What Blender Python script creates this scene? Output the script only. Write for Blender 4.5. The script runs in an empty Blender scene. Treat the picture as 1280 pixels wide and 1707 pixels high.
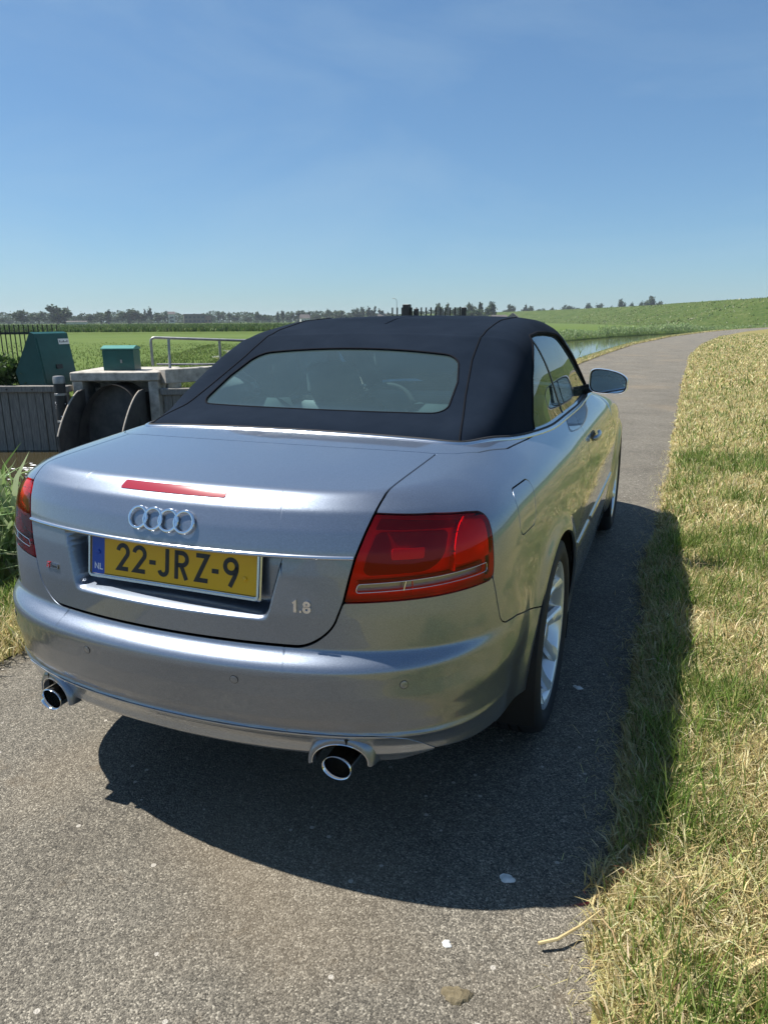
import bpy, math, random
import numpy as np
from mathutils import Vector, Matrix

rng = np.random.default_rng(7)
random.seed(7)
scene = bpy.context.scene
COL = scene.collection

# ---------------------------------------------------------------- camera
CAM = np.array([1.1748, -2.3748, 1.4143])
YAW, PIT, ROL = math.radians(-21.73), math.radians(14.97), math.radians(-.31)
fw = Vector((math.sin(YAW)*math.cos(PIT), math.cos(YAW)*math.cos(PIT), -math.sin(PIT)))
rt = Vector((math.cos(YAW), -math.sin(YAW), 0)); up = rt.cross(fw)
r2 = rt*math.cos(ROL)+up*math.sin(ROL); u2 = -rt*math.sin(ROL)+up*math.cos(ROL)
cd = bpy.data.cameras.new('camera'); cam = bpy.data.objects.new('camera', cd); COL.objects.link(cam)
cd.sensor_fit = 'HORIZONTAL'; cd.sensor_width = 36; cd.lens = 36*1200/1280
cd.clip_start = .05; cd.clip_end = 9000
m = Matrix((r2, u2, -fw)).transposed().to_4x4(); m.translation = Vector(CAM)
cam.matrix_world = m
scene.camera = cam

# ---------------------------------------------------------------- sky, sun, exposure
SUN = Vector((-.58, -.07, 1.0)).normalized()
EL = math.asin(SUN.z); AZ = math.atan2(SUN.x, SUN.y)
world = bpy.data.worlds.new('World'); scene.world = world; world.use_nodes = True
nt = world.node_tree; nt.nodes.clear()
sky = nt.nodes.new('ShaderNodeTexSky'); sky.sky_type = 'NISHITA'; sky.sun_disc = False
sky.sun_elevation = EL; sky.sun_rotation = AZ % (2*math.pi); sky.altitude = 0
sky.air_density = 1.0; sky.dust_density = .25; sky.ozone_density = 2.5
bg = nt.nodes.new('ShaderNodeBackground'); bg.inputs[1].default_value = .060
out = nt.nodes.new('ShaderNodeOutputWorld')
# faint high cirrus over the whole sky
tc = nt.nodes.new('ShaderNodeTexCoord')
mp = nt.nodes.new('ShaderNodeMapping'); mp.inputs['Scale'].default_value = (1.1, 2.6, 5.0); mp.inputs['Rotation'].default_value = (0, 0, .5)
n1 = nt.nodes.new('ShaderNodeTexNoise'); n1.inputs['Scale'].default_value = 1.6; n1.inputs['Detail'].default_value = 7; n1.inputs['Roughness'].default_value = .55; n1.inputs['Distortion'].default_value = .6
cr = nt.nodes.new('ShaderNodeValToRGB'); cr.color_ramp.elements[0].position = .42; cr.color_ramp.elements[1].position = .80
cr.color_ramp.elements[0].color = (0, 0, 0, 1); cr.color_ramp.elements[1].color = (.30, .30, .30, 1)
mx = nt.nodes.new('ShaderNodeMixRGB'); mx.inputs[2].default_value = (4.6, 6.3, 7.6, 1)
L = nt.links.new
L(tc.outputs['Generated'], mp.inputs[0]); L(mp.outputs[0], n1.inputs['Vector']); L(n1.outputs[0], cr.inputs[0])
ga = nt.nodes.new('ShaderNodeGamma'); ga.inputs[1].default_value = .76
ti = nt.nodes.new('ShaderNodeMixRGB'); ti.blend_type = 'MULTIPLY'; ti.inputs[0].default_value = 1; ti.inputs[2].default_value = (1.0, 1.40, 1.75, 1)
L(sky.outputs[0], ga.inputs[0]); L(ga.outputs[0], ti.inputs[1])
L(cr.outputs[0], mx.inputs[0]); L(ti.outputs[0], mx.inputs[1]); L(mx.outputs[0], bg.inputs[0]); L(bg.outputs[0], out.inputs[0])
sl = bpy.data.lights.new('sun', 'SUN'); sl.energy = 5.0; sl.angle = math.radians(.53); sl.color = (1, .955, .88)
so = bpy.data.objects.new('sun', sl); COL.objects.link(so); so.rotation_euler = SUN.to_track_quat('Z', 'Y').to_euler(); so.location = (-30, 0, 60)
scene.view_settings.view_transform = 'Standard'; scene.view_settings.look = 'None'
scene.view_settings.exposure = .75; scene.view_settings.gamma = 1
scene.cycles.max_bounces = 8; scene.cycles.transparent_max_bounces = 16
scene.cycles.use_denoising = True

# ---------------------------------------------------------------- materials
MATS = {}
def new_mat(name):
    m = bpy.data.materials.new(name); m.use_nodes = True; m.node_tree.nodes.clear()
    o = m.node_tree.nodes.new('ShaderNodeOutputMaterial')
    MATS[name] = m
    return m, m.node_tree, o
def pbsdf(nt, o, color=(.5, .5, .5), rough=.5, metal=0, **kw):
    b = nt.nodes.new('ShaderNodeBsdfPrincipled')
    b.inputs['Base Color'].default_value = (*color, 1); b.inputs['Roughness'].default_value = rough; b.inputs['Metallic'].default_value = metal
    for k, v in kw.items(): b.inputs[k.replace('_', ' ')].default_value = v
    if o is not None: nt.links.new(b.outputs[0], o.inputs[0])
    return b
def plain(name, color, rough=.5, metal=0, **kw):
    m, nt, o = new_mat(name); pbsdf(nt, o, color, rough, metal, **kw); return m
def noise(nt, scale, detail=4, rough=.55, vec=None, dist=0):
    n = nt.nodes.new('ShaderNodeTexNoise'); n.inputs['Scale'].default_value = scale; n.inputs['Detail'].default_value = detail
    n.inputs['Roughness'].default_value = rough; n.inputs['Distortion'].default_value = dist
    if vec is not None: nt.links.new(vec, n.inputs['Vector'])
    return n
def coords(nt, kind='Object', scale=None):
    t = nt.nodes.new('ShaderNodeTexCoord')
    if scale is None: return t.outputs[kind]
    mp = nt.nodes.new('ShaderNodeMapping'); mp.inputs['Scale'].default_value = scale
    nt.links.new(t.outputs[kind], mp.inputs[0]); return mp.outputs[0]
def ramp(nt, fac, stops):
    r = nt.nodes.new('ShaderNodeValToRGB'); e = r.color_ramp.elements
    while len(e) < len(stops): e.new(.5)
    for el, (p, c) in zip(e, stops):
        el.position = p; el.color = (*c, 1) if len(c) == 3 else c
    nt.links.new(fac, r.inputs[0]); return r
def mixc(nt, fac, a, b, mode='MIX'):
    x = nt.nodes.new('ShaderNodeMixRGB'); x.blend_type = mode
    for i, v in ((0, fac), (1, a), (2, b)):
        if isinstance(v, (int, float)): x.inputs[i].default_value = v
        elif isinstance(v, tuple): x.inputs[i].default_value = (*v, 1)
        else: nt.links.new(v, x.inputs[i])
    return x.outputs[0]
def bump(nt, h, strength, dist, bsdf, inp='Normal'):
    b = nt.nodes.new('ShaderNodeBump'); b.inputs['Strength'].default_value = strength; b.inputs['Distance'].default_value = dist
    nt.links.new(h, b.inputs['Height']); nt.links.new(b.outputs[0], bsdf.inputs[inp]); return b

def noisy(name, c1, c2, scale, rough=.7, bmp=0, bdist=.01, metal=0, detail=5, stretch=None, rough2=None):
    m, nt, o = new_mat(name); b = pbsdf(nt, o, c1, rough, metal)
    v = coords(nt, 'Object', stretch) if stretch else coords(nt)
    n = noise(nt, scale, detail, .6, v)
    r = ramp(nt, n.outputs[0], [(.33, c1), (.68, c2)])
    nt.links.new(r.outputs[0], b.inputs['Base Color'])
    if bmp: bump(nt, n.outputs[0], bmp, bdist, b)
    return m

def make_paint():
    m, nt, o = new_mat('paint')
    b = pbsdf(nt, o, (.18, .20, .24), .36, .80, Coat_Weight=1.0, Coat_Roughness=.025, Coat_IOR=1.62)
    v = coords(nt)
    vo = nt.nodes.new('ShaderNodeTexVoronoi'); vo.inputs['Scale'].default_value = 1400; nt.links.new(v, vo.inputs['Vector'])
    c = ramp(nt, vo.outputs['Color'], [(0, (.150, .178, .225)), (.55, (.190, .222, .278)), (1, (.31, .35, .42))])
    dn = noise(nt, 2.3, 5, .6, v)
    dust = ramp(nt, dn.outputs[0], [(.45, (0, 0, 0)), (.75, (1, 1, 1))])
    nt.links.new(c.outputs[0], b.inputs['Base Color'])
    # thin dust film low down and in patches: rougher coat
    dr = nt.nodes.new('ShaderNodeMapRange'); dr.inputs[3].default_value = .02; dr.inputs[4].default_value = .06
    nt.links.new(dust.outputs[0], dr.inputs[0]); nt.links.new(dr.outputs[0], b.inputs['Coat Roughness'])
    hi = nt.nodes.new('ShaderNodeVectorMath'); hi.operation = 'SUBTRACT'; hi.inputs[1].default_value = (.5, .5, .5)
    nt.links.new(vo.outputs['Color'], hi.inputs[0])
    sc = nt.nodes.new('ShaderNodeVectorMath'); sc.operation = 'SCALE'; sc.inputs['Scale'].default_value = .060
    nt.links.new(hi.outputs[0], sc.inputs[0])
    ge = nt.nodes.new('ShaderNodeNewGeometry'); ad = nt.nodes.new('ShaderNodeVectorMath'); ad.operation = 'ADD'
    nt.links.new(ge.outputs['Normal'], ad.inputs[0]); nt.links.new(sc.outputs[0], ad.inputs[1])
    nm = nt.nodes.new('ShaderNodeVectorMath'); nm.operation = 'NORMALIZE'; nt.links.new(ad.outputs[0], nm.inputs[0])
    nt.links.new(nm.outputs[0], b.inputs['Normal'])
    return m

def glass_mat(name, tint, dust=.0, veil_col=(.5, .52, .5)):
    m, nt, o = new_mat(name)
    tr = nt.nodes.new('ShaderNodeBsdfTransparent'); tr.inputs[0].default_value = (*tint, 1)
    gl = nt.nodes.new('ShaderNodeBsdfGlossy'); gl.inputs['Roughness'].default_value = .012; gl.inputs[0].default_value = (1, 1, 1, 1)
    fr = nt.nodes.new('ShaderNodeFresnel'); fr.inputs[0].default_value = 1.52
    mx = nt.nodes.new('ShaderNodeMixShader'); L = nt.links.new
    L(fr.outputs[0], mx.inputs[0]); L(tr.outputs[0], mx.inputs[1]); L(gl.outputs[0], mx.inputs[2])
    last = mx.outputs[0]
    if dust:
        df = nt.nodes.new('ShaderNodeBsdfDiffuse'); df.inputs[0].default_value = (*veil_col, 1)  # dust; on the rear window sky reflection is mixed into its colour
        n = noise(nt, 5, 6, .65, coords(nt, 'Object', (1, .5, 2)))
        r = ramp(nt, n.outputs[0], [(.3, (dust*.9,)*3), (.75, (dust*1.12,)*3)])
        m2 = nt.nodes.new('ShaderNodeMixShader'); L(r.outputs[0], m2.inputs[0]); L(last, m2.inputs[1]); L(df.outputs[0], m2.inputs[2]); last = m2.outputs[0]
    L(last, o.inputs[0]); return m

def lens_mat(name, tint, rough=.0):
    m, nt, o = new_mat(name); L = nt.links.new
    tr = nt.nodes.new('ShaderNodeBsdfTransparent'); tr.inputs[0].default_value = (*tint, 1)
    gl = nt.nodes.new('ShaderNodeBsdfGlossy'); gl.inputs['Roughness'].default_value = .02
    fr = nt.nodes.new('ShaderNodeFresnel'); fr.inputs[0].default_value = 1.38
    mx = nt.nodes.new('ShaderNodeMixShader'); L(fr.outputs[0], mx.inputs[0]); L(tr.outputs[0], mx.inputs[1]); L(gl.outputs[0], mx.inputs[2])
    L(mx.outputs[0], o.inputs[0]); return m

make_paint()
plain('black_plastic', (.012, .012, .013), .45)
plain('gap_black', (.004, .004, .004), .9)
plain('rubber', (.014, .014, .015), .75)
plain('seam_black', (.005, .006, .009), .9, 0, Specular_IOR_Level=.1)
plain('chrome', (.82, .83, .85), .07, 1)
plain('satin_trim', (.62, .64, .67), .22, 1)
plain('dark_chrome', (.45, .46, .48), .12, 1)
plain('deep_black', (.006, .006, .006), .8)  # near-black matt colour for wheel housings, pipe insides and silencer
noisy('rim_alloy', (.74, .76, .79), (.80, .82, .84), 8, .22, metal=.55)
plain('lamp_grey', (.30, .30, .31), .20, .7)
plain('satin_paint', (.40, .42, .45), .26, .75, Coat_Weight=1, Coat_Roughness=.03)
plain('mirror_shell', (.62, .65, .70), .25, .6, Coat_Weight=1)
plain('brake_steel', (.25, .24, .23), .4, 1)
plain('interior_dark', (.05, .055, .06), .7)
plain('interior_grey', (.16, .17, .18), .6)
plain('brake_lens', (.30, .012, .022), .12, 0, Coat_Weight=1)
plain('side_red', (.85, .03, .012), .25, 0, Coat_Weight=.5)
plain('plate_yellow', (.66, .38, .008), .35)
plain('plate_blue', (.012, .06, .36), .35)
plain('ink_black', (.008, .008, .01), .4)
plain('white_paint', (.8, .8, .8), .5)
plain('red_enamel', (.35, .01, .015), .3)
plain('mirror_glass', (.92, .95, .95), .01, 1)
plain('reflector_silver', (.75, .75, .76), .18, .9)
plain('reflector_red', (.85, .016, .020), .25, .0, Coat_Weight=.6)
plain('reflector_darkred', (.22, .004, .010), .3, .0, Coat_Weight=.6)
lens_mat('lens_red', (1.0, .04, .05)); lens_mat('lens_clear', (.86, .88, .9))
glass_mat('glass_side', (.74, .88, .86), .05, (.45, .62, .62)); glass_mat('glass_rear', (.50, .70, .70), .10, (.24, .38, .40))
glass_mat('glass_front', (.6, .72, .70))
def make_fabric():
    m, nt, o = new_mat('fabric_top'); b = pbsdf(nt, o, (.02, .024, .036), .95, 0, Sheen_Weight=.0, Sheen_Roughness=.5, Specular_IOR_Level=.06)
    v = coords(nt)
    n = noise(nt, 3.5, 6, .65, v); f = noise(nt, 420, 2, .5, v)
    r = ramp(nt, n.outputs[0], [(.35, (.0058, .0108, .0200)), (.7, (.0105, .0170, .0290))])
    nt.links.new(r.outputs[0], b.inputs['Base Color'])
    n2 = noise(nt, 9, 4, .5, v)
    b2 = bump(nt, f.outputs[0], .35, .0012, b)
    b3 = nt.nodes.new('ShaderNodeBump'); b3.inputs['Strength'].default_value = .25; b3.inputs['Distance'].default_value = .012
    nt.links.new(n2.outputs[0], b3.inputs['Height']); nt.links.new(b3.outputs[0], b2.inputs['Normal'])
make_fabric()

# ---------------------------------------------------------------- object helpers
def tag(o, label=None, cat=None, group=None, kind=None):
    for k, v in (('label', label), ('category', cat), ('group', group), ('kind', kind)):
        if v: o[k] = v
    return o
def empty(name, loc=(0, 0, 0), rz=0):
    o = bpy.data.objects.new(name, None); COL.objects.link(o); o.location = loc; o.rotation_euler = (0, 0, rz); o.empty_display_size = .2
    return o
def link(name, me, mat, parent=None):
    if mat is not None and not me.materials: me.materials.append(MATS[mat] if isinstance(mat, str) else mat)
    o = bpy.data.objects.new(name, me); COL.objects.link(o)
    if parent is not None: o.parent = parent
    return o
def mesh(name, V, F, mat, parent=None, smooth=False, loopn=None, col=None, angle=None):
    me = bpy.data.meshes.new(name)
    V = np.asarray(V, float)
    me.from_pydata(V.tolist() if len(V) < 3 else V, [], F if isinstance(F, list) else F.tolist())
    if smooth or loopn is not None:
        me.polygons.foreach_set('use_smooth', np.ones(len(me.polygons), bool))
    if loopn is not None:
        me.normals_split_custom_set(np.ascontiguousarray(loopn, np.float32))
    elif angle is not None:
        try: me.set_sharp_from_angle(angle=angle)
        except Exception: pass
    if col is not None:
        a = me.color_attributes.new('col', 'FLOAT_COLOR', 'POINT'); c = np.ones((len(V), 4), np.float32); c[:, :3] = col
        a.data.foreach_set('color', c.ravel())
    me.update()
    return link(name, me, mat, parent)
def fast_mesh(name, V, quads=None, tris=None, mat=None, parent=None, col=None, smooth=False):
    """large meshes straight from numpy arrays"""
    V = np.ascontiguousarray(V, np.float32)
    me = bpy.data.meshes.new(name); me.vertices.add(len(V)); me.vertices.foreach_set('co', V.ravel())
    parts = []; tot = []
    if quads is not None and len(quads): parts.append(np.asarray(quads, np.int32).ravel()); tot.append(np.full(len(quads), 4, np.int32))
    if tris is not None and len(tris): parts.append(np.asarray(tris, np.int32).ravel()); tot.append(np.full(len(tris), 3, np.int32))
    idx = np.concatenate(parts); tot = np.concatenate(tot); st = np.concatenate([[0], np.cumsum(tot)[:-1]]).astype(np.int32)
    me.loops.add(len(idx)); me.loops.foreach_set('vertex_index', idx)
    me.polygons.add(len(tot)); me.polygons.foreach_set('loop_start', st)
    try: me.polygons.foreach_set('loop_total', tot)
    except Exception: pass
    if smooth: me.polygons.foreach_set('use_smooth', np.ones(len(tot), bool))
    if col is not None:
        a = me.color_attributes.new('col', 'FLOAT_COLOR', 'POINT'); c = np.ones((len(V), 4), np.float32); c[:, :3] = col
        a.data.foreach_set('color', c.ravel())
    me.update(calc_edges=True); me.validate()
    return link(name, me, mat, parent)

class MB:
    """collects simple solids into one mesh"""
    def __init__(s): s.V = []; s.F = []
    def add(s, V, F):
        n = len(s.V); s.V += [tuple(v) for v in V]; s.F += [tuple(i+n for i in f) for f in F]; return s
    def box(s, a, b, bev=0, M=None):
        (x0, y0, z0), (x1, y1, z1) = a, b
        if not bev:
            V = [(x, y, z) for z in (z0, z1) for x, y in ((x0, y0), (x1, y0), (x1, y1), (x0, y1))]
            F = [(3, 2, 1, 0), (4, 5, 6, 7), (0, 1, 5, 4), (1, 2, 6, 5), (2, 3, 7, 6), (3, 0, 4, 7)]
        else:
            e = bev; V = []
            for z, i in ((z0, e), (z0+e, 0), (z1-e, 0), (z1, e)):
                j = e if i == 0 else e*2
                V += [(x0+j, y0+i, z), (x1-j, y0+i, z), (x1-i, y0+j, z), (x1-i, y1-j, z), (x1-j, y1-i, z), (x0+j, y1-i, z), (x0+i, y1-j, z), (x0+i, y0+j, z)]
            F = [tuple(range(7, -1, -1)), tuple(range(24, 32))]
            for k in range(3):
                for q in range(8): F.append((k*8+q, k*8+(q+1) % 8, (k+1)*8+(q+1) % 8, (k+1)*8+q))
        if M is not None: V = [tuple(M @ Vector(v)) for v in V]
        return s.add(V, F)
    def tube(s, pts, r, n=10, caps=True, closed=False):
        pts = [Vector(p) for p in pts]; N = len(pts)
        rr = r if hasattr(r, '__len__') else [r]*N
        V = []; prev = None
        for i, p in enumerate(pts):
            if closed: t = pts[(i+1) % N]-pts[i-1]
            else: t = pts[min(i+1, N-1)]-pts[max(i-1, 0)]
            t.normalize()
            if prev is None:
                a = Vector((0, 0, 1)) if abs(t.z) < .9 else Vector((1, 0, 0)); u = t.cross(a).normalized()
            else:
                u = (prev-t*prev.dot(t)).normalized()
            prev = u; w = t.cross(u)
            for k in range(n):
                an = 2*math.pi*k/n; V.append(p+(u*math.cos(an)+w*math.sin(an))*rr[i])
        F = []
        for i in range(N if closed else N-1):
            j = (i+1) % N
            for k in range(n): F.append((i*n+k, i*n+(k+1) % n, j*n+(k+1) % n, j*n+k))
        if caps and not closed: F += [tuple(range(n-1, -1, -1)), tuple(range((N-1)*n, N*n))]
        return s.add(V, F)
    def lathe(s, prof, n=48, axis='x', c=(0, 0, 0), closed=False):
        V = []; F = []; N = len(prof)
        for k in range(n):
            a = 2*math.pi*k/n
            for (h, r) in prof:
                ca, sa = r*math.cos(a), r*math.sin(a)
                V.append({'x': (c[0]+h, c[1]+ca, c[2]+sa), 'y': (c[0]+sa, c[1]+h, c[2]+ca), 'z': (c[0]+ca, c[1]+sa, c[2]+h)}[axis])
        for k in range(n):
            k2 = (k+1) % n
            for i in range(N if closed else N-1):
                j = (i+1) % N
                F.append((k*N+i, k*N+j, k2*N+j, k2*N+i))
        return s.add(V, F)
    def prism(s, poly, h0, h1, M=None):
        n = len(poly); V = [(x, y, h0) for x, y in poly]+[(x, y, h1) for x, y in poly]
        F = [tuple(range(n-1, -1, -1)), tuple(range(n, 2*n))]+[(i, (i+1) % n, n+(i+1) % n, n+i) for i in range(n)]
        if M is not None: V = [tuple(M @ Vector(v)) for v in V]
        return s.add(V, F)
    def build(s, name, mat, parent=None, smooth=False, angle=.6):
        return mesh(name, s.V, s.F, mat, parent, smooth, angle=angle if smooth else None)
# ---------------------------------------------------------------- car body as smooth implicit surfaces (metres, rear axle at origin, +Y forward)
def table(knots, sig, lo=None, hi=None, step=.001):
    k = np.array(knots, float)
    lo = k[0, 0]-.3 if lo is None else lo
    hi = k[-1, 0]+.3 if hi is None else hi
    t = np.arange(lo, hi, step)
    # linear extrapolation at both ends
    v = np.interp(t, k[:, 0], k[:, 1])
    s0 = (k[1, 1]-k[0, 1])/(k[1, 0]-k[0, 0]); s1 = (k[-1, 1]-k[-2, 1])/(k[-1, 0]-k[-2, 0])
    v = np.where(t < k[0, 0], k[0, 1]+(t-k[0, 0])*s0, v)
    v = np.where(t > k[-1, 0], k[-1, 1]+(t-k[-1, 0])*s1, v)
    n = int(4*sig/step)+1
    g = np.exp(-.5*(np.arange(-n, n+1)*step/sig)**2); g /= g.sum()
    vp = np.concatenate([v[0]+(np.arange(-n, 0))*(v[1]-v[0]), v, v[-1]+np.arange(1, n+1)*(v[-1]-v[-2])])
    v = np.convolve(vp, g, 'valid')
    return lambda q: np.interp(q, t, v)

def smin(a, b, k):
    h = np.maximum(k-np.abs(a-b), 0)/k
    return np.minimum(a, b)-h*h*h*k/6

def sstep(a, b, t):
    u = np.clip((t-a)/(b-a), 0, 1)
    return u*u*(3-2*u)

ZW, RT, RR = .325, .326, .254           # wheel centre height, tyre radius, rim radius
WB = 2.654
XP = table([(.10, .74), (.17, .80), (.21, .840), (.30, .856), (.40, .866), (.50, .873), (.60, .876), (.70, .874), (.79, .866),
            (.86, .853), (.915, .833), (.955, .800), (1.0, .745), (1.06, .67)], .022)
TP = table([(-1.1, -.135), (-.9, -.092), (-.7, -.060), (-.5, -.042), (-.3, -.028), (0, -.012), (.5, 0), (2.3, 0), (2.7, -.008), (3.1, -.05),
            (3.4, -.11), (3.7, -.2)], .10)
YC = table([(.08, -.74), (.20, -.88), (.27, -.935), (.309, -.958), (.318, -.968), (.345, -.972), (.372, -.986), (.384, -1.000), (.3885, -1.000), (.393, -.990), (.43, -1.006), (.50, -1.024),
            (.555, -1.031), (.574, -1.029), (.586, -1.020), (.606, -.992), (.613, -.986), (.70, -.983), (.80, -.974), (.86, -.964), (.905, -.950),
            (.950, -.928), (.985, -.890), (1.02, -.85), (1.1, -.76)], .0045)
YF = table([(.1, 3.35), (.22, 3.50), (.35, 3.575), (.5, 3.59), (.62, 3.56), (.72, 3.48), (.8, 3.38), (.9, 3.2)], .03)
ZC = table([(-1.1, .965), (-.9, .991), (-.7, 1.011), (-.45, 1.030), (-.33, 1.040), (-.25, 1.048), (-.1, 1.056), (.2, 1.055), (1.9, 1.040),
            (2.1, 1.015), (2.6, .957), (3.1, .86), (3.4, .79), (3.6, .70)], .03)

def side_x(y, z):
    x = XP(z)+TP(y)
    for yc in (0., WB):
        r = np.hypot(y-yc, z-ZW)
        x = x+.020*np.exp(-((r-.375)/.055)**2)*sstep(.80, .66, z)
    # rear bumper bulge carried round to the wheel arch
    x = x+.012*sstep(-.30, -.55, y)*np.exp(-((z-.53)/.07)**2)
    return x

def plate_recess(x, z):
    w = .300+(z-.69)*.25
    a = sstep(0, .030, w+.004-x)
    b = sstep(.682, .712, z)*sstep(.8400, .8335, z)
    return a*b

def Fbody(x, y, z):
    x = np.abs(x)
    side = side_x(y, z)-x
    rear = y-(YC(z)+.235*x**2+.155*x**4)-.060*plate_recess(x, z)
    front = (YF(z)-.22*x**2-.22*x**4)-y
    top = ZC(y)-.045*x**2-.34*np.maximum(x-.48, 0)**2-z
    kc = .36+.075*np.exp(-((z-.55)/.055)**2)-.06*sstep(.46, .36, z)
    f = smin(side, rear, kc)
    f = smin(f, front, .3)
    f = smin(f, top, .022+.088*sstep(.50, .72, x))
    return f

ZR = table([(-.60, .88), (-.300, 1.028), (-.285, 1.050), (-.262, 1.064), (-.10, 1.100), (.28, 1.284), (.38, 1.328), (.50, 1.362), (.75, 1.400),
            (1.05, 1.414), (1.3, 1.406), (1.46, 1.384), (1.60, 1.318), (2.15, .985), (2.5, .77)], .018)
X2 = table([(.96, .748), (1.02, .728), (1.10, .708), (1.20, .682), (1.30, .640), (1.36, .597), (1.42, .545)], .03)
T2 = table([(-.5, -.21), (-.25, -.115), (0, -.048), (.25, -.018), (.5, 0), (1.3, 0), (1.7, -.012), (2.1, -.02)], .08)

def Ftop(x, y, z):
    x = np.abs(x)
    side = X2(z)+T2(y)-x
    yy = y-.04*x**2*sstep(.7, .1, y)
    top = ZR(yy)+.0035*np.exp(-((yy-.405)/.022)**2)-.05*x**2-z
    return smin(side, top, .115)

def cast(F, o, d, t0, t1, n=400, it=40):
    """first sign change from inside (t0) outwards, vectorised over rays"""
    o = np.atleast_2d(o); d = np.atleast_2d(d)
    ts = np.linspace(t0, t1, n)
    lo = np.full(len(d), t0, float); hi = np.full(len(d), t1, float); found = np.zeros(len(d), bool)
    prev = ts[0]
    for t in ts[1:]:
        p = o+d*t
        neg = (F(p[:, 0], p[:, 1], p[:, 2]) < 0) & ~found
        hi[neg] = t; lo[neg] = prev; found |= neg
        prev = t
    for _ in range(it):
        m = .5*(lo+hi); p = o+d*m[:, None]
        ins = F(p[:, 0], p[:, 1], p[:, 2]) > 0
        lo = np.where(ins, m, lo); hi = np.where(ins, hi, m)
    return o+d*(.5*(lo+hi))[:, None]

def grad(F, P, e=.0015):
    g = np.empty_like(P)
    for i in range(3):
        q = np.zeros(3); q[i] = e
        a = P+q; b = P-q
        g[:, i] = F(a[:, 0], a[:, 1], a[:, 2])-F(b[:, 0], b[:, 1], b[:, 2])
    g = -g
    return g/np.maximum(np.linalg.norm(g, axis=1, keepdims=True), 1e-12)
# ---------------------------------------------------------------- grid surfaces cut into panels
class Grid:
    def __init__(s, F, origins, dirs, phi0, phi1, rows, tmax):
        nc = len(origins); C = 90
        u = np.linspace(0, 1, C)
        ph = phi0[:, None]+(phi1-phi0)[:, None]*u[None]
        def rays(ph):
            n = ph.shape[1]
            d = np.stack([dirs[:, None, 0]*np.cos(ph), dirs[:, None, 1]*np.cos(ph), np.sin(ph)], -1).reshape(-1, 3)
            return np.repeat(origins, n, 0), d
        o, d = rays(ph)
        P = cast(F, o, d, .04, tmax, 70, 22)
        T = np.einsum('ij,ij->i', P-o, d).reshape(nc, C); P = P.reshape(nc, C, 3)
        seg = np.linalg.norm(np.diff(P, axis=1), axis=2); al = np.concatenate([np.zeros((nc, 1)), np.cumsum(seg, 1)], 1)
        tgt = np.linspace(0, 1, rows)
        ph2 = np.stack([np.interp(tgt*al[i, -1], al[i], ph[i]) for i in range(nc)])
        t2 = np.stack([np.interp(ph2[i], ph[i], T[i]) for i in range(nc)]).ravel()
        o, d = rays(ph2); lo = t2-.035; hi = t2+.035
        for _ in range(17):
            mid = .5*(lo+hi); p = o+d*mid[:, None]; ins = F(p[:, 0], p[:, 1], p[:, 2]) > 0
            lo = np.where(ins, mid, lo); hi = np.where(ins, hi, mid)
        s.P = (o+d*(.5*(lo+hi))[:, None]).reshape(nc, rows, 3); s.nc, s.nr = nc, rows
        s.N = grad(F, s.P.reshape(-1, 3)).reshape(nc, rows, 3)

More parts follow.
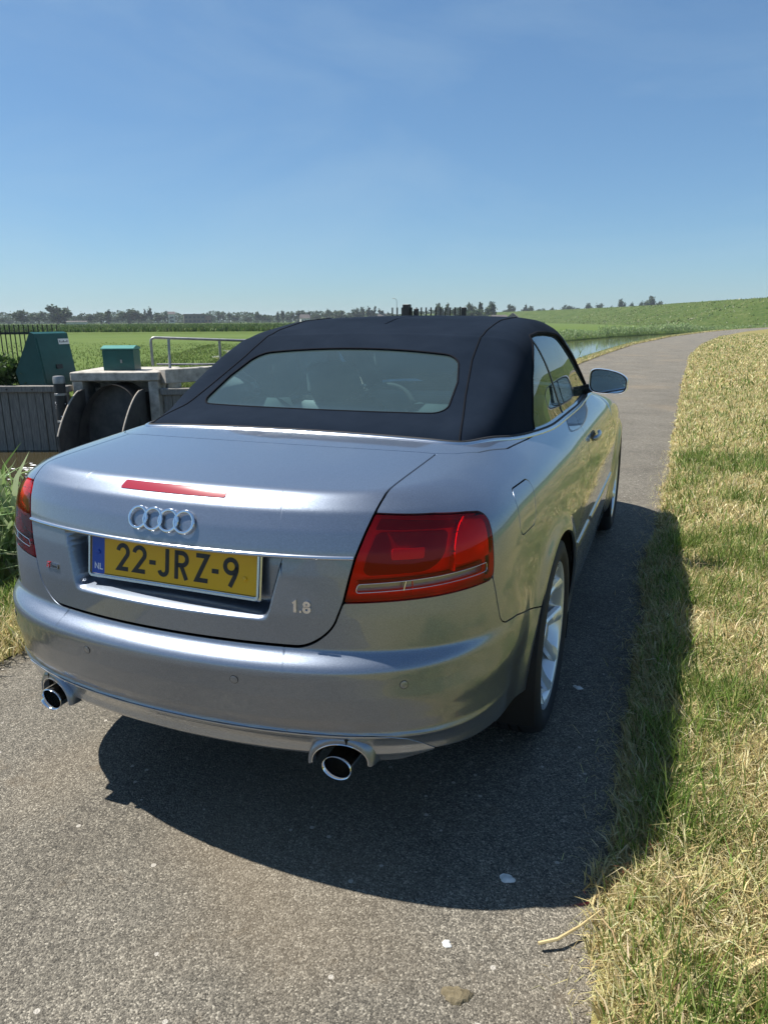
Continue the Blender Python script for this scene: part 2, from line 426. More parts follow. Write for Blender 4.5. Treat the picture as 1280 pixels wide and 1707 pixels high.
def clip_grid(G, sfun, off=0.0, rim=0.0, mirror=False, both=False, step=1):
    """cut the grid where sfun<0; returns verts, faces, loop normals; rim folds the cut edge inwards"""
    P = G.P[::step, ::step].reshape(-1, 3); N = G.N[::step, ::step].reshape(-1, 3)
    nc, nr = G.P[::step, ::step].shape[:2]
    S = sfun(P)
    S = np.where(np.abs(S) < 1e-7, 1e-7, S)
    idx = np.arange(nc*nr).reshape(nc, nr)
    Q = np.stack([idx[:-1, :-1], idx[1:, :-1], idx[1:, 1:], idx[:-1, 1:]], -1).reshape(-1, 4)
    pos = (S[Q] > 0).sum(1)
    faces = Q[pos == 4].tolist()
    mixed = Q[(pos > 0) & (pos < 4)]
    newP = []; newN = []; cache = {}; rims = []
    base = len(P)
    for q in mixed.tolist():
        poly = []; cuts = []
        for k in range(4):
            a, b = q[k], q[(k+1) % 4]
            if S[a] > 0: poly.append(a)
            if (S[a] > 0) != (S[b] > 0):
                key = (a, b) if a < b else (b, a)
                i = cache.get(key)
                if i is None:
                    t = S[key[0]]/(S[key[0]]-S[key[1]])
                    newP.append(P[key[0]]*(1-t)+P[key[1]]*t); nn = N[key[0]]*(1-t)+N[key[1]]*t; newN.append(nn/np.linalg.norm(nn))
                    i = base+len(newP)-1; cache[key] = i
                cuts.append((i, S[a] > 0)); poly.append(i)
        if len(poly) >= 3: faces.append(poly)
        if len(cuts) == 2: 
            out_i = cuts[0][0] if cuts[0][1] else cuts[1][0]; in_i = cuts[1][0] if cuts[0][1] else cuts[0][0]
            rims.append((out_i, in_i))
    if newP: P = np.concatenate([P, np.array(newP)]); N = np.concatenate([N, np.array(newN)])
    if off: P = P+N*off
    used = np.unique(np.concatenate([np.array(f) for f in faces])) if faces else np.array([], int)
    mp = np.full(len(P), -1); mp[used] = np.arange(len(used))
    V = P[used]; NN = N[used]
    FF = [[int(mp[i]) for i in f] for f in faces]
    LN = [NN[i] for f in FF for i in f]
    if rim:
        V = list(V); rc = {}
        def inner(i):
            if i not in rc: rc[i] = len(V); V.append(P[i]-N[i]*rim)
            return rc[i]
        for a, b in rims:
            if mp[a] < 0 or mp[b] < 0: continue
            ia, ib = inner(a), inner(b)
            f = [int(mp[b]), int(mp[a]), ia, ib]
            e1 = P[a]-P[b]; n = np.cross(e1, -N[a]); l = np.linalg.norm(n)
            if l < 1e-12: continue
            n = n/l
            FF.append(f); LN += [n*.92+N[b]*.39, n*.92+N[a]*.39, n, n]
        V = np.array(V)
    LN = np.array(LN)
    if mirror or both:
        Vm = V*[-1, 1, 1]; Fm = [f[::-1] for f in FF]
        k = 0; Lm = []
        for f in FF:
            Lm.append((LN[k:k+len(f)]*[-1, 1, 1])[::-1]); k += len(f)
        Lm = np.concatenate(Lm)
        if both:
            n = len(V); return np.concatenate([V, Vm]), FF+[[i+n for i in f] for f in Fm], np.concatenate([LN, Lm])
        return Vm, Fm, Lm
    return V, FF, LN

def panel(name, G, sfun, mat, parent, off=0., rim=.010, mirror=False, both=False, step=1):
    V, F, LN = clip_grid(G, sfun, off, rim, mirror, both, step)
    return mesh(name, V, F, mat, parent, loopn=LN)

def equal_cols(F, O, D, oz, n):
    """thin out a dense list of columns to equal spacing along the contour at height oz"""
    O = np.array(O, float); D = np.array(D, float)
    P = cast(F, O, np.concatenate([D, np.zeros((len(D), 1))], 1), .04, 2.5, 160, 24)
    l = np.concatenate([[0], np.cumsum(np.linalg.norm(np.diff(P, axis=0), axis=1))])
    t = np.linspace(0, l[-1], n)
    k = np.interp(t, l, np.arange(len(l)))
    o = np.stack([np.interp(k, np.arange(len(l)), O[:, i]) for i in range(3)], 1)
    d = np.stack([np.interp(k, np.arange(len(l)), D[:, i]) for i in range(2)], 1); d /= np.linalg.norm(d, axis=1, keepdims=True)
    return o, d

def body_grid():
    oz = .62; yr, yf = -.10, 2.95
    an = np.radians(np.linspace(-90, 0, 1500))
    o1, d1 = equal_cols(Fbody, [(0, yr, oz)]*len(an), np.stack([np.cos(an), np.sin(an)], 1), oz, 330)
    ys = np.concatenate([np.linspace(yr, .95, 100)[1:], np.linspace(.95, yf, 130)[1:]])
    o2 = np.stack([0*ys, ys, 0*ys+oz], 1); d2 = np.stack([0*ys+1, 0*ys], 1)
    an = np.radians(np.linspace(0, 90, 600))
    o3, d3 = equal_cols(Fbody, [(0, yf, oz)]*len(an), np.stack([np.cos(an), np.sin(an)], 1), oz, 70)
    o = np.concatenate([o1, o2, o3[1:]]); d = np.concatenate([d1, d2, d3[1:]])
    ang = np.degrees(np.arctan2(d[:, 1], d[:, 0]))
    p1 = np.interp(ang, [-90, -40, -26, -12, 0, 12, 90], [69, 66, 54, 40, 35, 34, 60])
    # over the bonnet the columns run to the centre line
    p1 = np.where(ang == 0, np.interp(o[:, 1], [-.1, .3, 2.0, 2.25, 2.95], [35, 32, 32, 84, 88]), p1)
    p1 = np.where(ang > 0, 88, p1)
    p0 = np.interp(ang, [-90, -40, 0, 40, 90], [-31, -31, -27.5, -29, -30])
    return Grid(Fbody, o, d, np.radians(p0), np.radians(p1), 270, 2.6)

def top_grid():
    oz = .99; yr, yf = .60, 2.12
    an = np.radians(np.linspace(-90, 0, 1200))
    o1, d1 = equal_cols(Ftop, [(0, yr, oz)]*len(an), np.stack([np.cos(an), np.sin(an)], 1), oz, 210)
    ys = np.linspace(yr, yf, 150)[1:]
    o2 = np.stack([0*ys, ys, 0*ys+oz], 1); d2 = np.stack([0*ys+1, 0*ys], 1)
    o = np.concatenate([o1, o2]); d = np.concatenate([d1, d2])
    p0 = np.full(len(o), math.radians(-3.)); p1 = np.full(len(o), math.radians(89.5))
    return Grid(Ftop, o, d, p0, p1, 190, 1.6)

GB = body_grid(); GT = top_grid()

# ---------------------------------------------------------------- panel outlines (signed, metres)
def X(P): return np.abs(P[:, 0])
def rnd(a, b, r):
    return r-np.hypot(np.maximum(r-a, 0), np.maximum(r-b, 0))
def lid_half(P):
    y, z = P[:, 1], P[:, 2]
    a = np.interp(z, [.60, .641, .678, .739, .842, .947, .976], [.442, .452, .466, .487, .509, .540, .546])
    b = np.interp(y, [-.83, -.81, -.40], [.546, .546, .555])
    return np.where((z > .974) | (y > -.80), b, a)
def d_front(P): return -P[:, 1]-.462+.18*X(P)**2
def s_lid(P):
    a = (lid_half(P)-X(P))*.97; b = P[:, 2]-(.6185-.0*X(P))
    return np.minimum(rnd(a, b, .075), d_front(P))
def s_light(P):
    x, y, z = X(P), P[:, 1], P[:, 2]
    inn = (x-lid_half(P))*.95
    top = np.interp(x, [.5, .545, .66, .72, .76, .80], [.947, .946, .936, .926, .915, .90])-z
    bot = z-np.interp(x, [.48, .593, .684, .76, .81], [.737, .741, .744, .748, .752])
    out = (np.interp(z, [.749, .913], [-.652, -.621])-y)
    r = rnd(np.minimum(inn, bot), out, .02); r = np.minimum(r, rnd(top, out, .022))
    return np.minimum(np.minimum(r, top), np.minimum(inn, bot))
def s_arch(P, r=.372):
    y, z = P[:, 1], P[:, 2]
    return np.minimum(np.hypot(y, z-ZW), np.hypot(y-WB, z-ZW))-r
def s_cabin(P):                                   # outside the hood and the glass line, with the cowl in front
    f = Ftop(P[:, 0], P[:, 1], P[:, 2])
    return np.maximum(.014-f, (P[:, 1]-2.10)*.8)
def d_seam(P):
    y, z = P[:, 1], P[:, 2]
    ys = np.interp(z, [.60, .61, .688, .749], [-.616, -.619, -.640, -.652])
    zs = np.interp(y, [-.66, -.619, -.58, -.52, -.295], [.614, .610, .608, .603, .548])
    a = ys-y; b = zs-z
    r = .03                                       # rounded inner corner of a union
    return np.maximum(np.maximum(a, b), np.hypot(np.maximum(a+r, 0), np.maximum(b+r, 0))-r)
def s_bumper_all(P):
    s = np.minimum(-s_lid(P), -s_light(P)); s = np.minimum(s, d_seam(P))
    s = np.minimum(s, .80-P[:, 2]+0*s); s = np.minimum(s, s_arch(P)); s = np.minimum(s, -.2-P[:, 1])
    return np.minimum(s, P[:, 2]-np.where(P[:, 1] > -.6, .305, np.interp(X(P), [.55, .69, .8], [.29, .322, .310])))
def lip_z(x): return np.interp(x, [0, .56, .60, .63, .655, .675, .69], [.3875, .3875, .384, .372, .352, .334, .322])
def s_lip(P): return np.minimum(np.minimum(lip_z(X(P))-P[:, 2], .69-X(P)), -.6-P[:, 1])
def exhaust_cut(P):                               # arch in the valance over each tail pipe
    return np.hypot((X(P)-.472)/1.12, (P[:, 2]-.305)/1.0)-.064
def s_bumper(P): return np.minimum(s_bumper_all(P)-.002, np.maximum(P[:, 2]-lip_z(X(P)), np.maximum(X(P)-.69, P[:, 1]+.6))-.0012)
def s_valance(P): return np.minimum(np.minimum(s_lip(P)-.0012, P[:, 2]-np.interp(X(P), [0, .42, .54, .60, .69], [.312, .310, .288, .292, .3215])), exhaust_cut(P))
def ton_half(P): return np.interp(P[:, 1], [-.5, -.404, -.375, -.305, -.145, .10, .252, .262], [.552, .555, .600, .655, .705, .724, .730, .70])
def s_tonneau_all(P): return np.minimum(np.minimum((ton_half(P)-X(P))*.9, -d_front(P)), np.minimum(P[:, 2]-.9, .262-P[:, 1]))
def s_flap(P):
    y, z = P[:, 1], P[:, 2]
    t = (z-.811)/.123
    a = y-(-.469+.047*t); b = (-.303+.072*t)-y; c = z-.811; d = .931-z
    return np.minimum(np.minimum(rnd(a, c, .035), rnd(b, c, .03)), np.minimum(rnd(a, d, .03), rnd(b, d, .035)))-np.where(X(P) > .6, 0, 1)
DOOR_Z = [.2, .614, .781, .86, .902, .94, .974, 1.02]; DOOR_Y = [.925, .893, .875, .862, .856, .90, 1.0, 1.13]
def s_behind_door(P): return (np.interp(P[:, 2], DOOR_Z, DOOR_Y)-P[:, 1])
def s_before_door(P): return P[:, 1]-np.interp(P[:, 2], [.2, .45, .8, .95, 1.0], [2.06, 2.10, 2.13, 2.06, 1.98])
GAP = .0024
def s_quarter(P):
    s = np.minimum(-s_lid(P), -s_light(P)); s = np.minimum(s, -s_tonneau_all(P)); s = np.minimum(s, -d_bump_side(P))
    s = np.minimum(s, s_behind_door(P)); s = np.minimum(s, -s_flap(P)+.0006); s = np.minimum(s-GAP, s_arch(P)); s = np.minimum(s, s_cabin(P))
    return np.minimum(s, P[:, 2]-.205)
def d_bump_side(P): return np.minimum(np.minimum(d_seam(P), .80-P[:, 2]), -.2-P[:, 1])
def s_door(P):
    s = np.minimum(-s_behind_door(P), -s_before_door(P))-GAP*1.3
    return np.minimum(np.minimum(s, s_cabin(P)), P[:, 2]-.245)
def s_sill(P):
    s = np.minimum(-s_behind_door(P), -s_before_door(P))-GAP
    return np.minimum(np.minimum(s, .240-P[:, 2]), np.minimum(P[:, 2]-.195, s_arch(P)))
def s_bonnet(P): 
    lim = np.interp(P[:, 1], [2.0, 2.3, 3.3], [.66, .64, .52])
    return np.minimum(np.minimum(lim-X(P), P[:, 1]-2.12), np.minimum(3.36-P[:, 1], P[:, 2]-.6))
def s_fbump(P): return np.minimum(np.interp(P[:, 2], [.2, .6, .75, .9], [3.02, 3.05, 3.22, 3.4])*-1+P[:, 1], -s_bonnet(P)-GAP)
def s_fender(P):
    s = np.minimum(s_before_door(P), -s_bonnet(P)); s = np.minimum(s, -(np.interp(P[:, 2], [.2, .6, .75, .9], [3.02, 3.05, 3.22, 3.4])*-1+P[:, 1]))
    return np.minimum(np.minimum(s-GAP, s_arch(P)), np.minimum(s_cabin(P), P[:, 2]-.205))

car = empty('car', (0, 0, .02))
tag(car, 'silver grey soft-top convertible with yellow licence plate parked on the narrow road', 'car')

lid = panel('trunk_lid', GB, lambda P: s_lid(P)-GAP-.0008-.0030*sstep(.70, .63, P[:, 2]), 'paint', car, both=True)
bumper = panel('rear_bumper', GB, s_bumper, 'paint', car, both=True)
valance = panel('valance', GB, s_valance, 'satin_paint' if 'satin_paint' in MATS else 'paint', bumper, both=True, off=.001)
ton = panel('tonneau_cover', GB, lambda P: np.minimum(s_tonneau_all(P)-GAP, s_cabin(P)), 'paint', car, both=True)
for mir in (False, True):
    q = panel('quarter_panel', GB, s_quarter, 'paint', car, mirror=mir)
    d = panel('door', GB, s_door, 'paint', car, mirror=mir)
    panel('sill', GB, s_sill, 'paint', car, mirror=mir, rim=.006)
    panel('front_fender', GB, s_fender, 'paint', car, mirror=mir)
    if mir: door_l, quarter_l = d, q
    else: door_r, quarter_r = d, q
panel('fuel_flap', GB, lambda P: s_flap(P)-.0016, 'paint', quarter_r, rim=.006)
panel('bonnet', GB, lambda P: s_bonnet(P)-GAP, 'paint', car, both=True)
panel('front_bumper', GB, s_fbump, 'paint', car, both=True)
# black inner sheet added so the shut lines read dark
panel('gap_backing', GB, lambda P: np.minimum(np.minimum(np.minimum(s_arch(P, .385), s_cabin(P)-.012), P[:, 2]-np.where(P[:, 1] < -.3, .335, .215)), np.minimum(-s_light(P)-.004, exhaust_cut(P)-.03)), 'gap_black', car, off=-.012, rim=0, both=True, step=2)

# boxes added behind the skin to block stray sunlight
mb = MB(); mb.box((-.52, -.79, .345), (.52, -.30, .925), .01); mb.build('boot_light_block', 'gap_black', car)
mb = MB(); mb.box((-.50, -.925, .350), (.50, -.795, .575), .008); mb.build('bumper_light_block', 'gap_black', car)
# floor pan and wheel housings
mb = MB(); ring = []
cols = GB.P[:, 0]
pts = [(p[0]*.93, max(p[1]*.975+.02, -.78), .215) for p in cols[::6]]; pts = pts+[(-x, y, z) for x, y, z in pts[::-1]]
mb.prism([(x, y) for x, y, z in pts], .21, .235); mb.build('floor_pan', 'gap_black', car)
for sx in (1, -1):
    for yc in (0, WB):
        mb = MB(); n = 40; V = []; F = []
        for i in range(n+1):
            a = math.radians(-25+230*i/n)
            for (xx, r) in ((.868, .384), (.80, .392), (.56, .392), (.56, .05)): V.append((sx*xx, yc+r*math.cos(a), ZW+r*math.sin(a)))
        for i in range(n):
            for k in range(3): F.append((i*4+k, i*4+k+1, i*4+k+5, i*4+k+4))
        mb.add(V, F); mb.build('wheel_housing', 'deep_black', car, True)

# ---------------------------------------------------------------- helpers on the surface
def bisect(o, d, F, n=24):
    lo, hi = 0., 1.3; o = np.array(o, float); d = np.array(d, float)
    for _ in range(n):
        t = .5*(lo+hi); p = o+d*t
        if F(p[0:1], p[1:2], p[2:3])[0] > 0: lo = t
        else: hi = t
    return o+d*(.5*(lo+hi))
def onbody(x, z, F=Fbody, y0=-.3):
    """point of the rear face at (x, z)"""
    return bisect((x, y0, z), (0, -1, 0), F)
def onside(y, z, F=Fbody):
    return bisect((.2, y, z), (1, 0, 0), F)
def nrm(p, F=Fbody): return grad(F, np.array([p]))[0]
def frame_at(p, n, upv=(0, 0, 1)):
    n = Vector(n).normalized(); u = Vector(upv); u = (u-n*u.dot(n)).normalized(); r = u.cross(n)
    M = Matrix((r, u, n)).transposed().to_4x4(); M.translation = Vector(p); return M
# ---------------------------------------------------------------- flat strokes for lettering
def arc(cx, cy, rx, ry, a0, a1, n=14):
    return [(cx+rx*math.cos(math.radians(a0+(a1-a0)*i/n)), cy+ry*math.sin(math.radians(a0+(a1-a0)*i/n))) for i in range(n+1)]
def stroke(mb, pts, w, h0, h1, M, closed=False):
    """constant-width ribbon with mitred joints, extruded from h0 to h1"""
    n = len(pts); L = []; R = []
    for i in range(n):
        p = Vector(pts[i])
        a = Vector(pts[i-1]) if (i > 0 or closed) else None
        b = Vector(pts[(i+1) % n]) if (i < n-1 or closed) else None
        d1 = (p-a).normalized() if a is not None else None; d2 = (b-p).normalized() if b is not None else None
        if d1 is None: d1 = d2
        if d2 is None: d2 = d1
        n1 = Vector((-d1.y, d1.x)); n2 = Vector((-d2.y, d2.x)); mm = (n1+n2)
        if mm.length < 1e-4: mm = n1
        mm.normalize(); k = min(1/max(mm.dot(n1), .35), 2.2)
        L.append(p+mm*w/2*k); R.append(p-mm*w/2*k)
    V = []
    for h in (h0, h1):
        for q in L: V.append((q.x, q.y, h))
        for q in R: V.append((q.x, q.y, h))
    F = []
    for i in range(n if closed else n-1):
        j = (i+1) % n
        F += [(2*n+i, 3*n+i, 3*n+j, 2*n+j), (i, 2*n+i, 2*n+j, j), (n+i, n+j, 3*n+j, 3*n+i)]
    if not closed: F += [(0, n, 3*n, 2*n), (n-1, 3*n-1, 4*n-1, 2*n-1)]
    mb.add([tuple(M @ Vector(v)) for v in V], F)
G46 = {
    '2': [[*arc(23, 53.5, 17, 17.5, 172, -32, 18), (8, 6), (41, 6)]],
    'J': [[(31, 77), (31, 22), *arc(18.5, 20, 12.5, 14, 0, -165, 12)]],
    'R': [[(7, 0), (7, 77)], [(7, 71), *arc(23, 54.5, 16, 16.5, 90, -90, 12), (7, 38)], [(21, 38), (38, 0)]],
    'Z': [[(5, 71), (39, 71), (7, 6), (41, 6)]],
    '9': [arc(23, 53.5, 17, 17.5, 0, 352, 26)+[(40, 53)], [(40, 54), (39, 42), (34, 27), (21, 0)]],
    '-': [[(1, 35), (23, 35)]],
    'N': [[(0, 0), (0, 16), (11, 0), (11, 16)]], 'L': [[(0, 16), (0, 0), (9, 0)]],
    '1': [[(2, 60), (14, 71), (14, 0)]], '.': [[(4, 6), (15, 6)]],
    '8': [arc(20, 56, 13, 15, -90, 265, 18), arc(20, 21, 16, 17, 90, 445, 20)],
    'S': [[*arc(20, 55, 14, 15, 35, 270, 12), *arc(20, 22, 15, 17, 90, -150, 12)]],
}
def glyph(mb, ch, x0, y0, sc, w, h0, h1, M, slant=0):
    for st in G46[ch]:
        pts = [(x0+(px+slant*py)*sc, y0+py*sc) for px, py in st]
        closed = False
        stroke(mb, pts, w, h0, h1, M, closed)

# ---------------------------------------------------------------- lid trim, emblem, badges, plate
xs = np.linspace(-.506, .506, 61); mb = MB(); V = []; F = []
for i, x in enumerate(xs):
    p = onbody(abs(x), .8465); n = nrm(p); p = p*[np.sign(x) if x else 1, 1, 1]; n = n*[np.sign(x) if x else 1, 1, 1]
    for k in range(9):
        a = math.pi*(k/8)*1.24-.38
        V.append((p[0]+n[0]*(.0075*math.sin(a)-.001), p[1]+n[1]*(.0075*math.sin(a)-.001), p[2]+.0058*math.cos(a)))
for i in range(60):
    for k in range(8): F.append((i*9+k, i*9+9+k, i*9+10+k, i*9+k+1))
F += [tuple(range(9)), tuple(range(60*9+8, 60*9-1, -1))]
mb.add(V, F); mb.build('trim_strip', 'satin_trim', lid, True)

def s_brake(P):
    x = X(P); z = P[:, 2]
    return np.minimum(np.minimum((.163-(z-.968)*.35-x)*.94, z-(.9672)), np.minimum(.9850-z, -.8-P[:, 1]))
panel('brake_light', GB, s_brake, 'brake_lens' if 'brake_lens' in MATS else 'reflector_red', lid, off=.0018, rim=.004, both=True)

pr = onbody(0, .906)
for i in range(4):
    x = (i-1.5)*.0470
    p = onbody(abs(x), .906); n = nrm(p); p = p*[np.sign(x), 1, 1]; n = n*[np.sign(x), 1, 1]
    M = frame_at(p+n*.0055, n); V = []; F = []; nr, ns = 40, 10
    for a in range(nr):
        A = 2*math.pi*a/nr
        for b in range(ns):
            B = 2*math.pi*b/ns; r = .0272+.0040*math.cos(B)
            V.append(tuple(M @ Vector((r*math.cos(A), r*math.sin(A), .0030*math.sin(B)+.0006*(i % 2)))))
    for a in range(nr):
        for b in range(ns): F.append((a*ns+b, ((a+1) % nr)*ns+b, ((a+1) % nr)*ns+(b+1) % ns, a*ns+(b+1) % ns))
    mb = MB(); mb.add(V, F); mb.build('emblem_ring', 'chrome', lid, True)

p = onbody(.391, .724); M = frame_at(p+nrm(p)*.0012, nrm(p)); mb = MB()
for ch, x0 in (('1', -.0215), ('.', -.0080), ('8', .0015)):
    glyph(mb, ch, x0*1.0, -.0135, .00036*1.02, .0062, 0, .0034, M)
mb.V = [tuple(M @ Vector(((M.inverted() @ Vector(v)).x*1.16, (M.inverted() @ Vector(v)).y*1.0, (M.inverted() @ Vector(v)).z))) for v in mb.V]
mb.build('engine_badge', 'chrome', lid)
pl_ = onbody(.402, .732); nl = nrm(pl_)*[-1, 1, 1]; pl_ = pl_*[-1, 1, 1]
M = frame_at(pl_+nl*.001, nl); mb = MB()
mb.box((-.004, -.0065, 0), (.030, .0065, .0025), 0, M); tr = mb.build('trim_badge', 'dark_chrome', lid)
mb = MB(); mb.prism([(-.024, -.0085), (-.010, -.0085), (-.006, .0085), (-.020, .0085)], .0, .0024, M); mb.build('badge_red', 'red_enamel', lid)
mb = MB(); glyph(mb, 'S', -.0195, -.0075, .00020, .0026, .0024, .0034, M, .15); mb.build('badge_letter', 'chrome', lid)
mb = MB()
for k, (x, h) in enumerate(((0, .009), (.0055, .006), (.010, .006), (.014, .006), (.019, .006), (.0235, .006))): mb.box((x, -.004, .0025), (x+.0016, -.004+h, .003), 0, M)
mb.build('badge_letter', 'ink_black', lid)

tilt = math.radians(9)
PM = Matrix.Translation((0, -.929, .7825)) @ Matrix.Rotation(math.pi/2-tilt, 4, 'X')     # local x right, y up, z towards the rear
holder = MB(); holder.box((-.270, -.067, -.010), (.270, .064, -.001), .004, PM)
hp = holder.build('plate_holder', 'satin_trim', car)
def rrect(x0, y0, x1, y1, r, n=5):
    pts = []
    for cx, cy, a in ((x1-r, y1-r, 0), (x0+r, y1-r, 90), (x0+r, y0+r, 180), (x1-r, y0+r, 270)):
        pts += [(cx+r*math.cos(math.radians(a+90*i/n)), cy+r*math.sin(math.radians(a+90*i/n))) for i in range(n+1)]
    return pts
mb = MB(); ou, inn = rrect(-.268, -.063, .268, .060, .012), rrect(-.2625, -.0575, .2625, .0565, .008)
n = len(ou); V = [(x, y, 0) for x, y in ou]+[(x, y, .006) for x, y in ou]+[(x, y, .006) for x, y in inn]+[(x, y, -.001) for x, y in inn]; F = []
for i in range(n):
    j = (i+1) % n
    F += [(i, j, n+j, n+i), (n+i, n+j, 2*n+j, 2*n+i), (2*n+i, 2*n+j, 3*n+j, 3*n+i)]
mb.add([tuple(PM @ Vector(v)) for v in V], F); mb.build('plate_frame', 'satin_trim', hp)
plate = MB(); plate.prism(rrect(-.260, -.055, .260, .055, .006), -.001, .0015, PM); plate = plate.build('license_plate', 'plate_yellow', car)
mb = MB(); mb.prism(rrect(-.259, -.054, -.2165, .054, .003), .0015, .0019, PM); mb.build('country_strip', 'plate_blue', plate)
mb = MB()
for ch, a, b in (('2', 84, 128), ('2', 137, 184), ('-', 192, 214), ('J', 219, 256), ('R', 272, 319), ('Z', 335, 381), ('-', 387, 409), ('9', 421, 468)):
    w0 = {'-': 24, 'J': 37}.get(ch, 46); k = (b-a)/w0
    for st in G46[ch]:
        stroke(mb, [(-.260+(a+px*k)/1000, -.0375+py/1000*.98) for px, py in st], .0118, .0015, .0022, PM)
mb.build('plate_number', 'ink_black', plate)
mb = MB(); stroke(mb, [(-.260+(12+px)/1000, -.041+py/1000) for px, py in G46['N'][0]], .0027, .0019, .0023, PM)
stroke(mb, [(-.260+(29+px)/1000, -.041+py/1000) for px, py in G46['L'][0]], .0027, .0019, .0023, PM); mb.build('country_letters', 'white_paint', plate)
for x, y, mt in ((-.236, .006, 'plate_blue'), (.226, -.012, 'plate_yellow')):
    mb = MB(); V = []; 
    prof = [(.0015, .0062), (.0045, .0058), (.0056, .0035), (.0058, 0.0001)]
    mb.lathe(prof, 14, 'z', (x, y, 0)); mb.V = [tuple(PM @ Vector(v)) for v in mb.V]; mb.build('plate_screw', mt, plate, True)
mb = MB(); mb.tube([PM @ Vector((x, -.0525, .0018)) for x in (-.215, .257)], .0008, 6); mb.build('plate_border', 'ink_black', plate)

# parking sensors
for x, z in ((.232, .537), (-.232, .537), (.632, .536), (-.632, .536)):
    p = onbody(abs(x), z); n = nrm(p); s = np.array([np.sign(x), 1, 1]); M = frame_at(p*s+n*s*.0006, n*s)
    mb = MB(); mb.lathe([(-.001, .0113), (.0004, .0113), (.0004, .0105), (-.001, .0105)], 24, 'z'); mb.V = [tuple(M @ Vector(v)) for v in mb.V]
    sn = mb.build('parking_sensor', 'gap_black', bumper, True)
    mb = MB(); mb.lathe([(-.001, .0104), (.0006, .0103), (.0010, .0095), (.0011, .0001)], 24, 'z'); mb.V = [tuple(M @ Vector(v)) for v in mb.V]; mb.build('sensor_cap', 'paint', sn, True)

# exhausts
for s in (1, -1):
    cx, cz = .472*s, .300
    prof = [(-.70, .033), (-.938, .035), (-.9445, .0365), (-.947, .0350), (-.945, .0325), (-.925, .0315), (-.72, .031)]
    mb = MB(); mb.lathe(prof, 36, 'y', (0, 0, 0)); mb.V = [(cx+v[0]*1.14, v[1], cz+v[2]*.90) for v in mb.V]
    ex = mb.build('exhaust_pipe', 'chrome', car, True, angle=1.2)
    mb = MB(); mb.lathe([(-.86, .0326), (-.86, .001)], 30, 'y'); mb.V = [(cx+v[0]*1.14, v[1], cz+v[2]*.90) for v in mb.V]; mb.build('pipe_inside', 'deep_black', ex)
    V = []; F = []; n = 26
    prof = [(.006, 0.0), (-.016, .0), (-.021, .12), (-.020, .45), (-.008, .80), (.022, 1.0)]      # (y step, share of the way from inner to outer arch)
    for i in range(n+1):
        a = math.pi*(i/n)*1.06-.09
        for dy, dr in prof:
            rx, rz = .070+dr*.017, .052+dr*.035
            x = .472-rx*math.cos(a); z = .304+rz*math.sin(a)
            V.append((s*x, -.972+.235*x*x+.13*x**4+.004+dy, z))
    for i in range(n):
        for k in range(5): 
            f = (i*6+k, i*6+k+1, i*6+k+7, i*6+k+6); F.append(f if s > 0 else f[::-1])
    mb = MB(); mb.add(V, F); sh = mb.build('exhaust_shroud', 'paint', bumper, True, angle=1.2)
    mb = MB(); mb.tube([V[i*6+1] for i in range(n+1)], .0022, 8); mb.build('shroud_edge', 'chrome', sh, True)
    mb = MB(); V2 = []
    for i in range(n+1):
        a = V[i*6]; V2 += [a, (a[0], -.72, a[2])]
    mb.add(V2, [(2*i, 2*i+1, 2*i+3, 2*i+2) for i in range(n)]); mb.build('shroud_inside', 'deep_black', sh)
mb = MB(); mb.box((-.60, -.72, .24), (.60, -.36, .34), .03); mb.build('silencer', 'deep_black', car)

def loop_points(G, sfun, n=None):
    """ordered cut line of sfun=0 on the grid (right half)"""
    P = G.P.reshape(-1, 3); N = G.N.reshape(-1, 3); nc, nr = G.nc, G.nr; S = sfun(P); pts = {}; segs = {}
    idx = np.arange(nc*nr).reshape(nc, nr); Q = np.stack([idx[:-1, :-1], idx[1:, :-1], idx[1:, 1:], idx[:-1, 1:]], -1).reshape(-1, 4)
    pos = (S[Q] > 0).sum(1)
    for q in Q[(pos > 0) & (pos < 4)].tolist():
        c = []
        for k in range(4):
            a, b = q[k], q[(k+1) % 4]
            if (S[a] > 0) != (S[b] > 0):
                key = (min(a, b), max(a, b)); t = S[key[0]]/(S[key[0]]-S[key[1]])
                nn = N[key[0]]*(1-t)+N[key[1]]*t
                pts[key] = (P[key[0]]*(1-t)+P[key[1]]*t, nn/np.linalg.norm(nn)); c.append(key)
        if len(c) == 2:
            segs.setdefault(c[0], []).append(c[1]); segs.setdefault(c[1], []).append(c[0])
    chains = []; seen = set()
    ends = [k for k in segs if len(segs[k]) == 1]+list(segs)
    for st in ends:
        if st in seen: continue
        ch = [st]; seen.add(st)
        while True:
            nx = [k for k in segs[ch[-1]] if k not in seen]
            if not nx: break
            ch.append(nx[0]); seen.add(nx[0])
        chains.append([pts[k] for k in ch])
    chains.sort(key=len, reverse=True)
    return chains
def resample(ch, d):
    P = np.array([c[0] for c in ch]); N = np.array([c[1] for c in ch]); l = np.concatenate([[0], np.cumsum(np.linalg.norm(np.diff(P, axis=0), axis=1))])
    n = max(3, int(l[-1]/d)); t = np.linspace(0, l[-1], n)
    P2 = np.stack([np.interp(t, l, P[:, i]) for i in range(3)], 1); N2 = np.stack([np.interp(t, l, N[:, i]) for i in range(3)], 1)
    return P2, N2
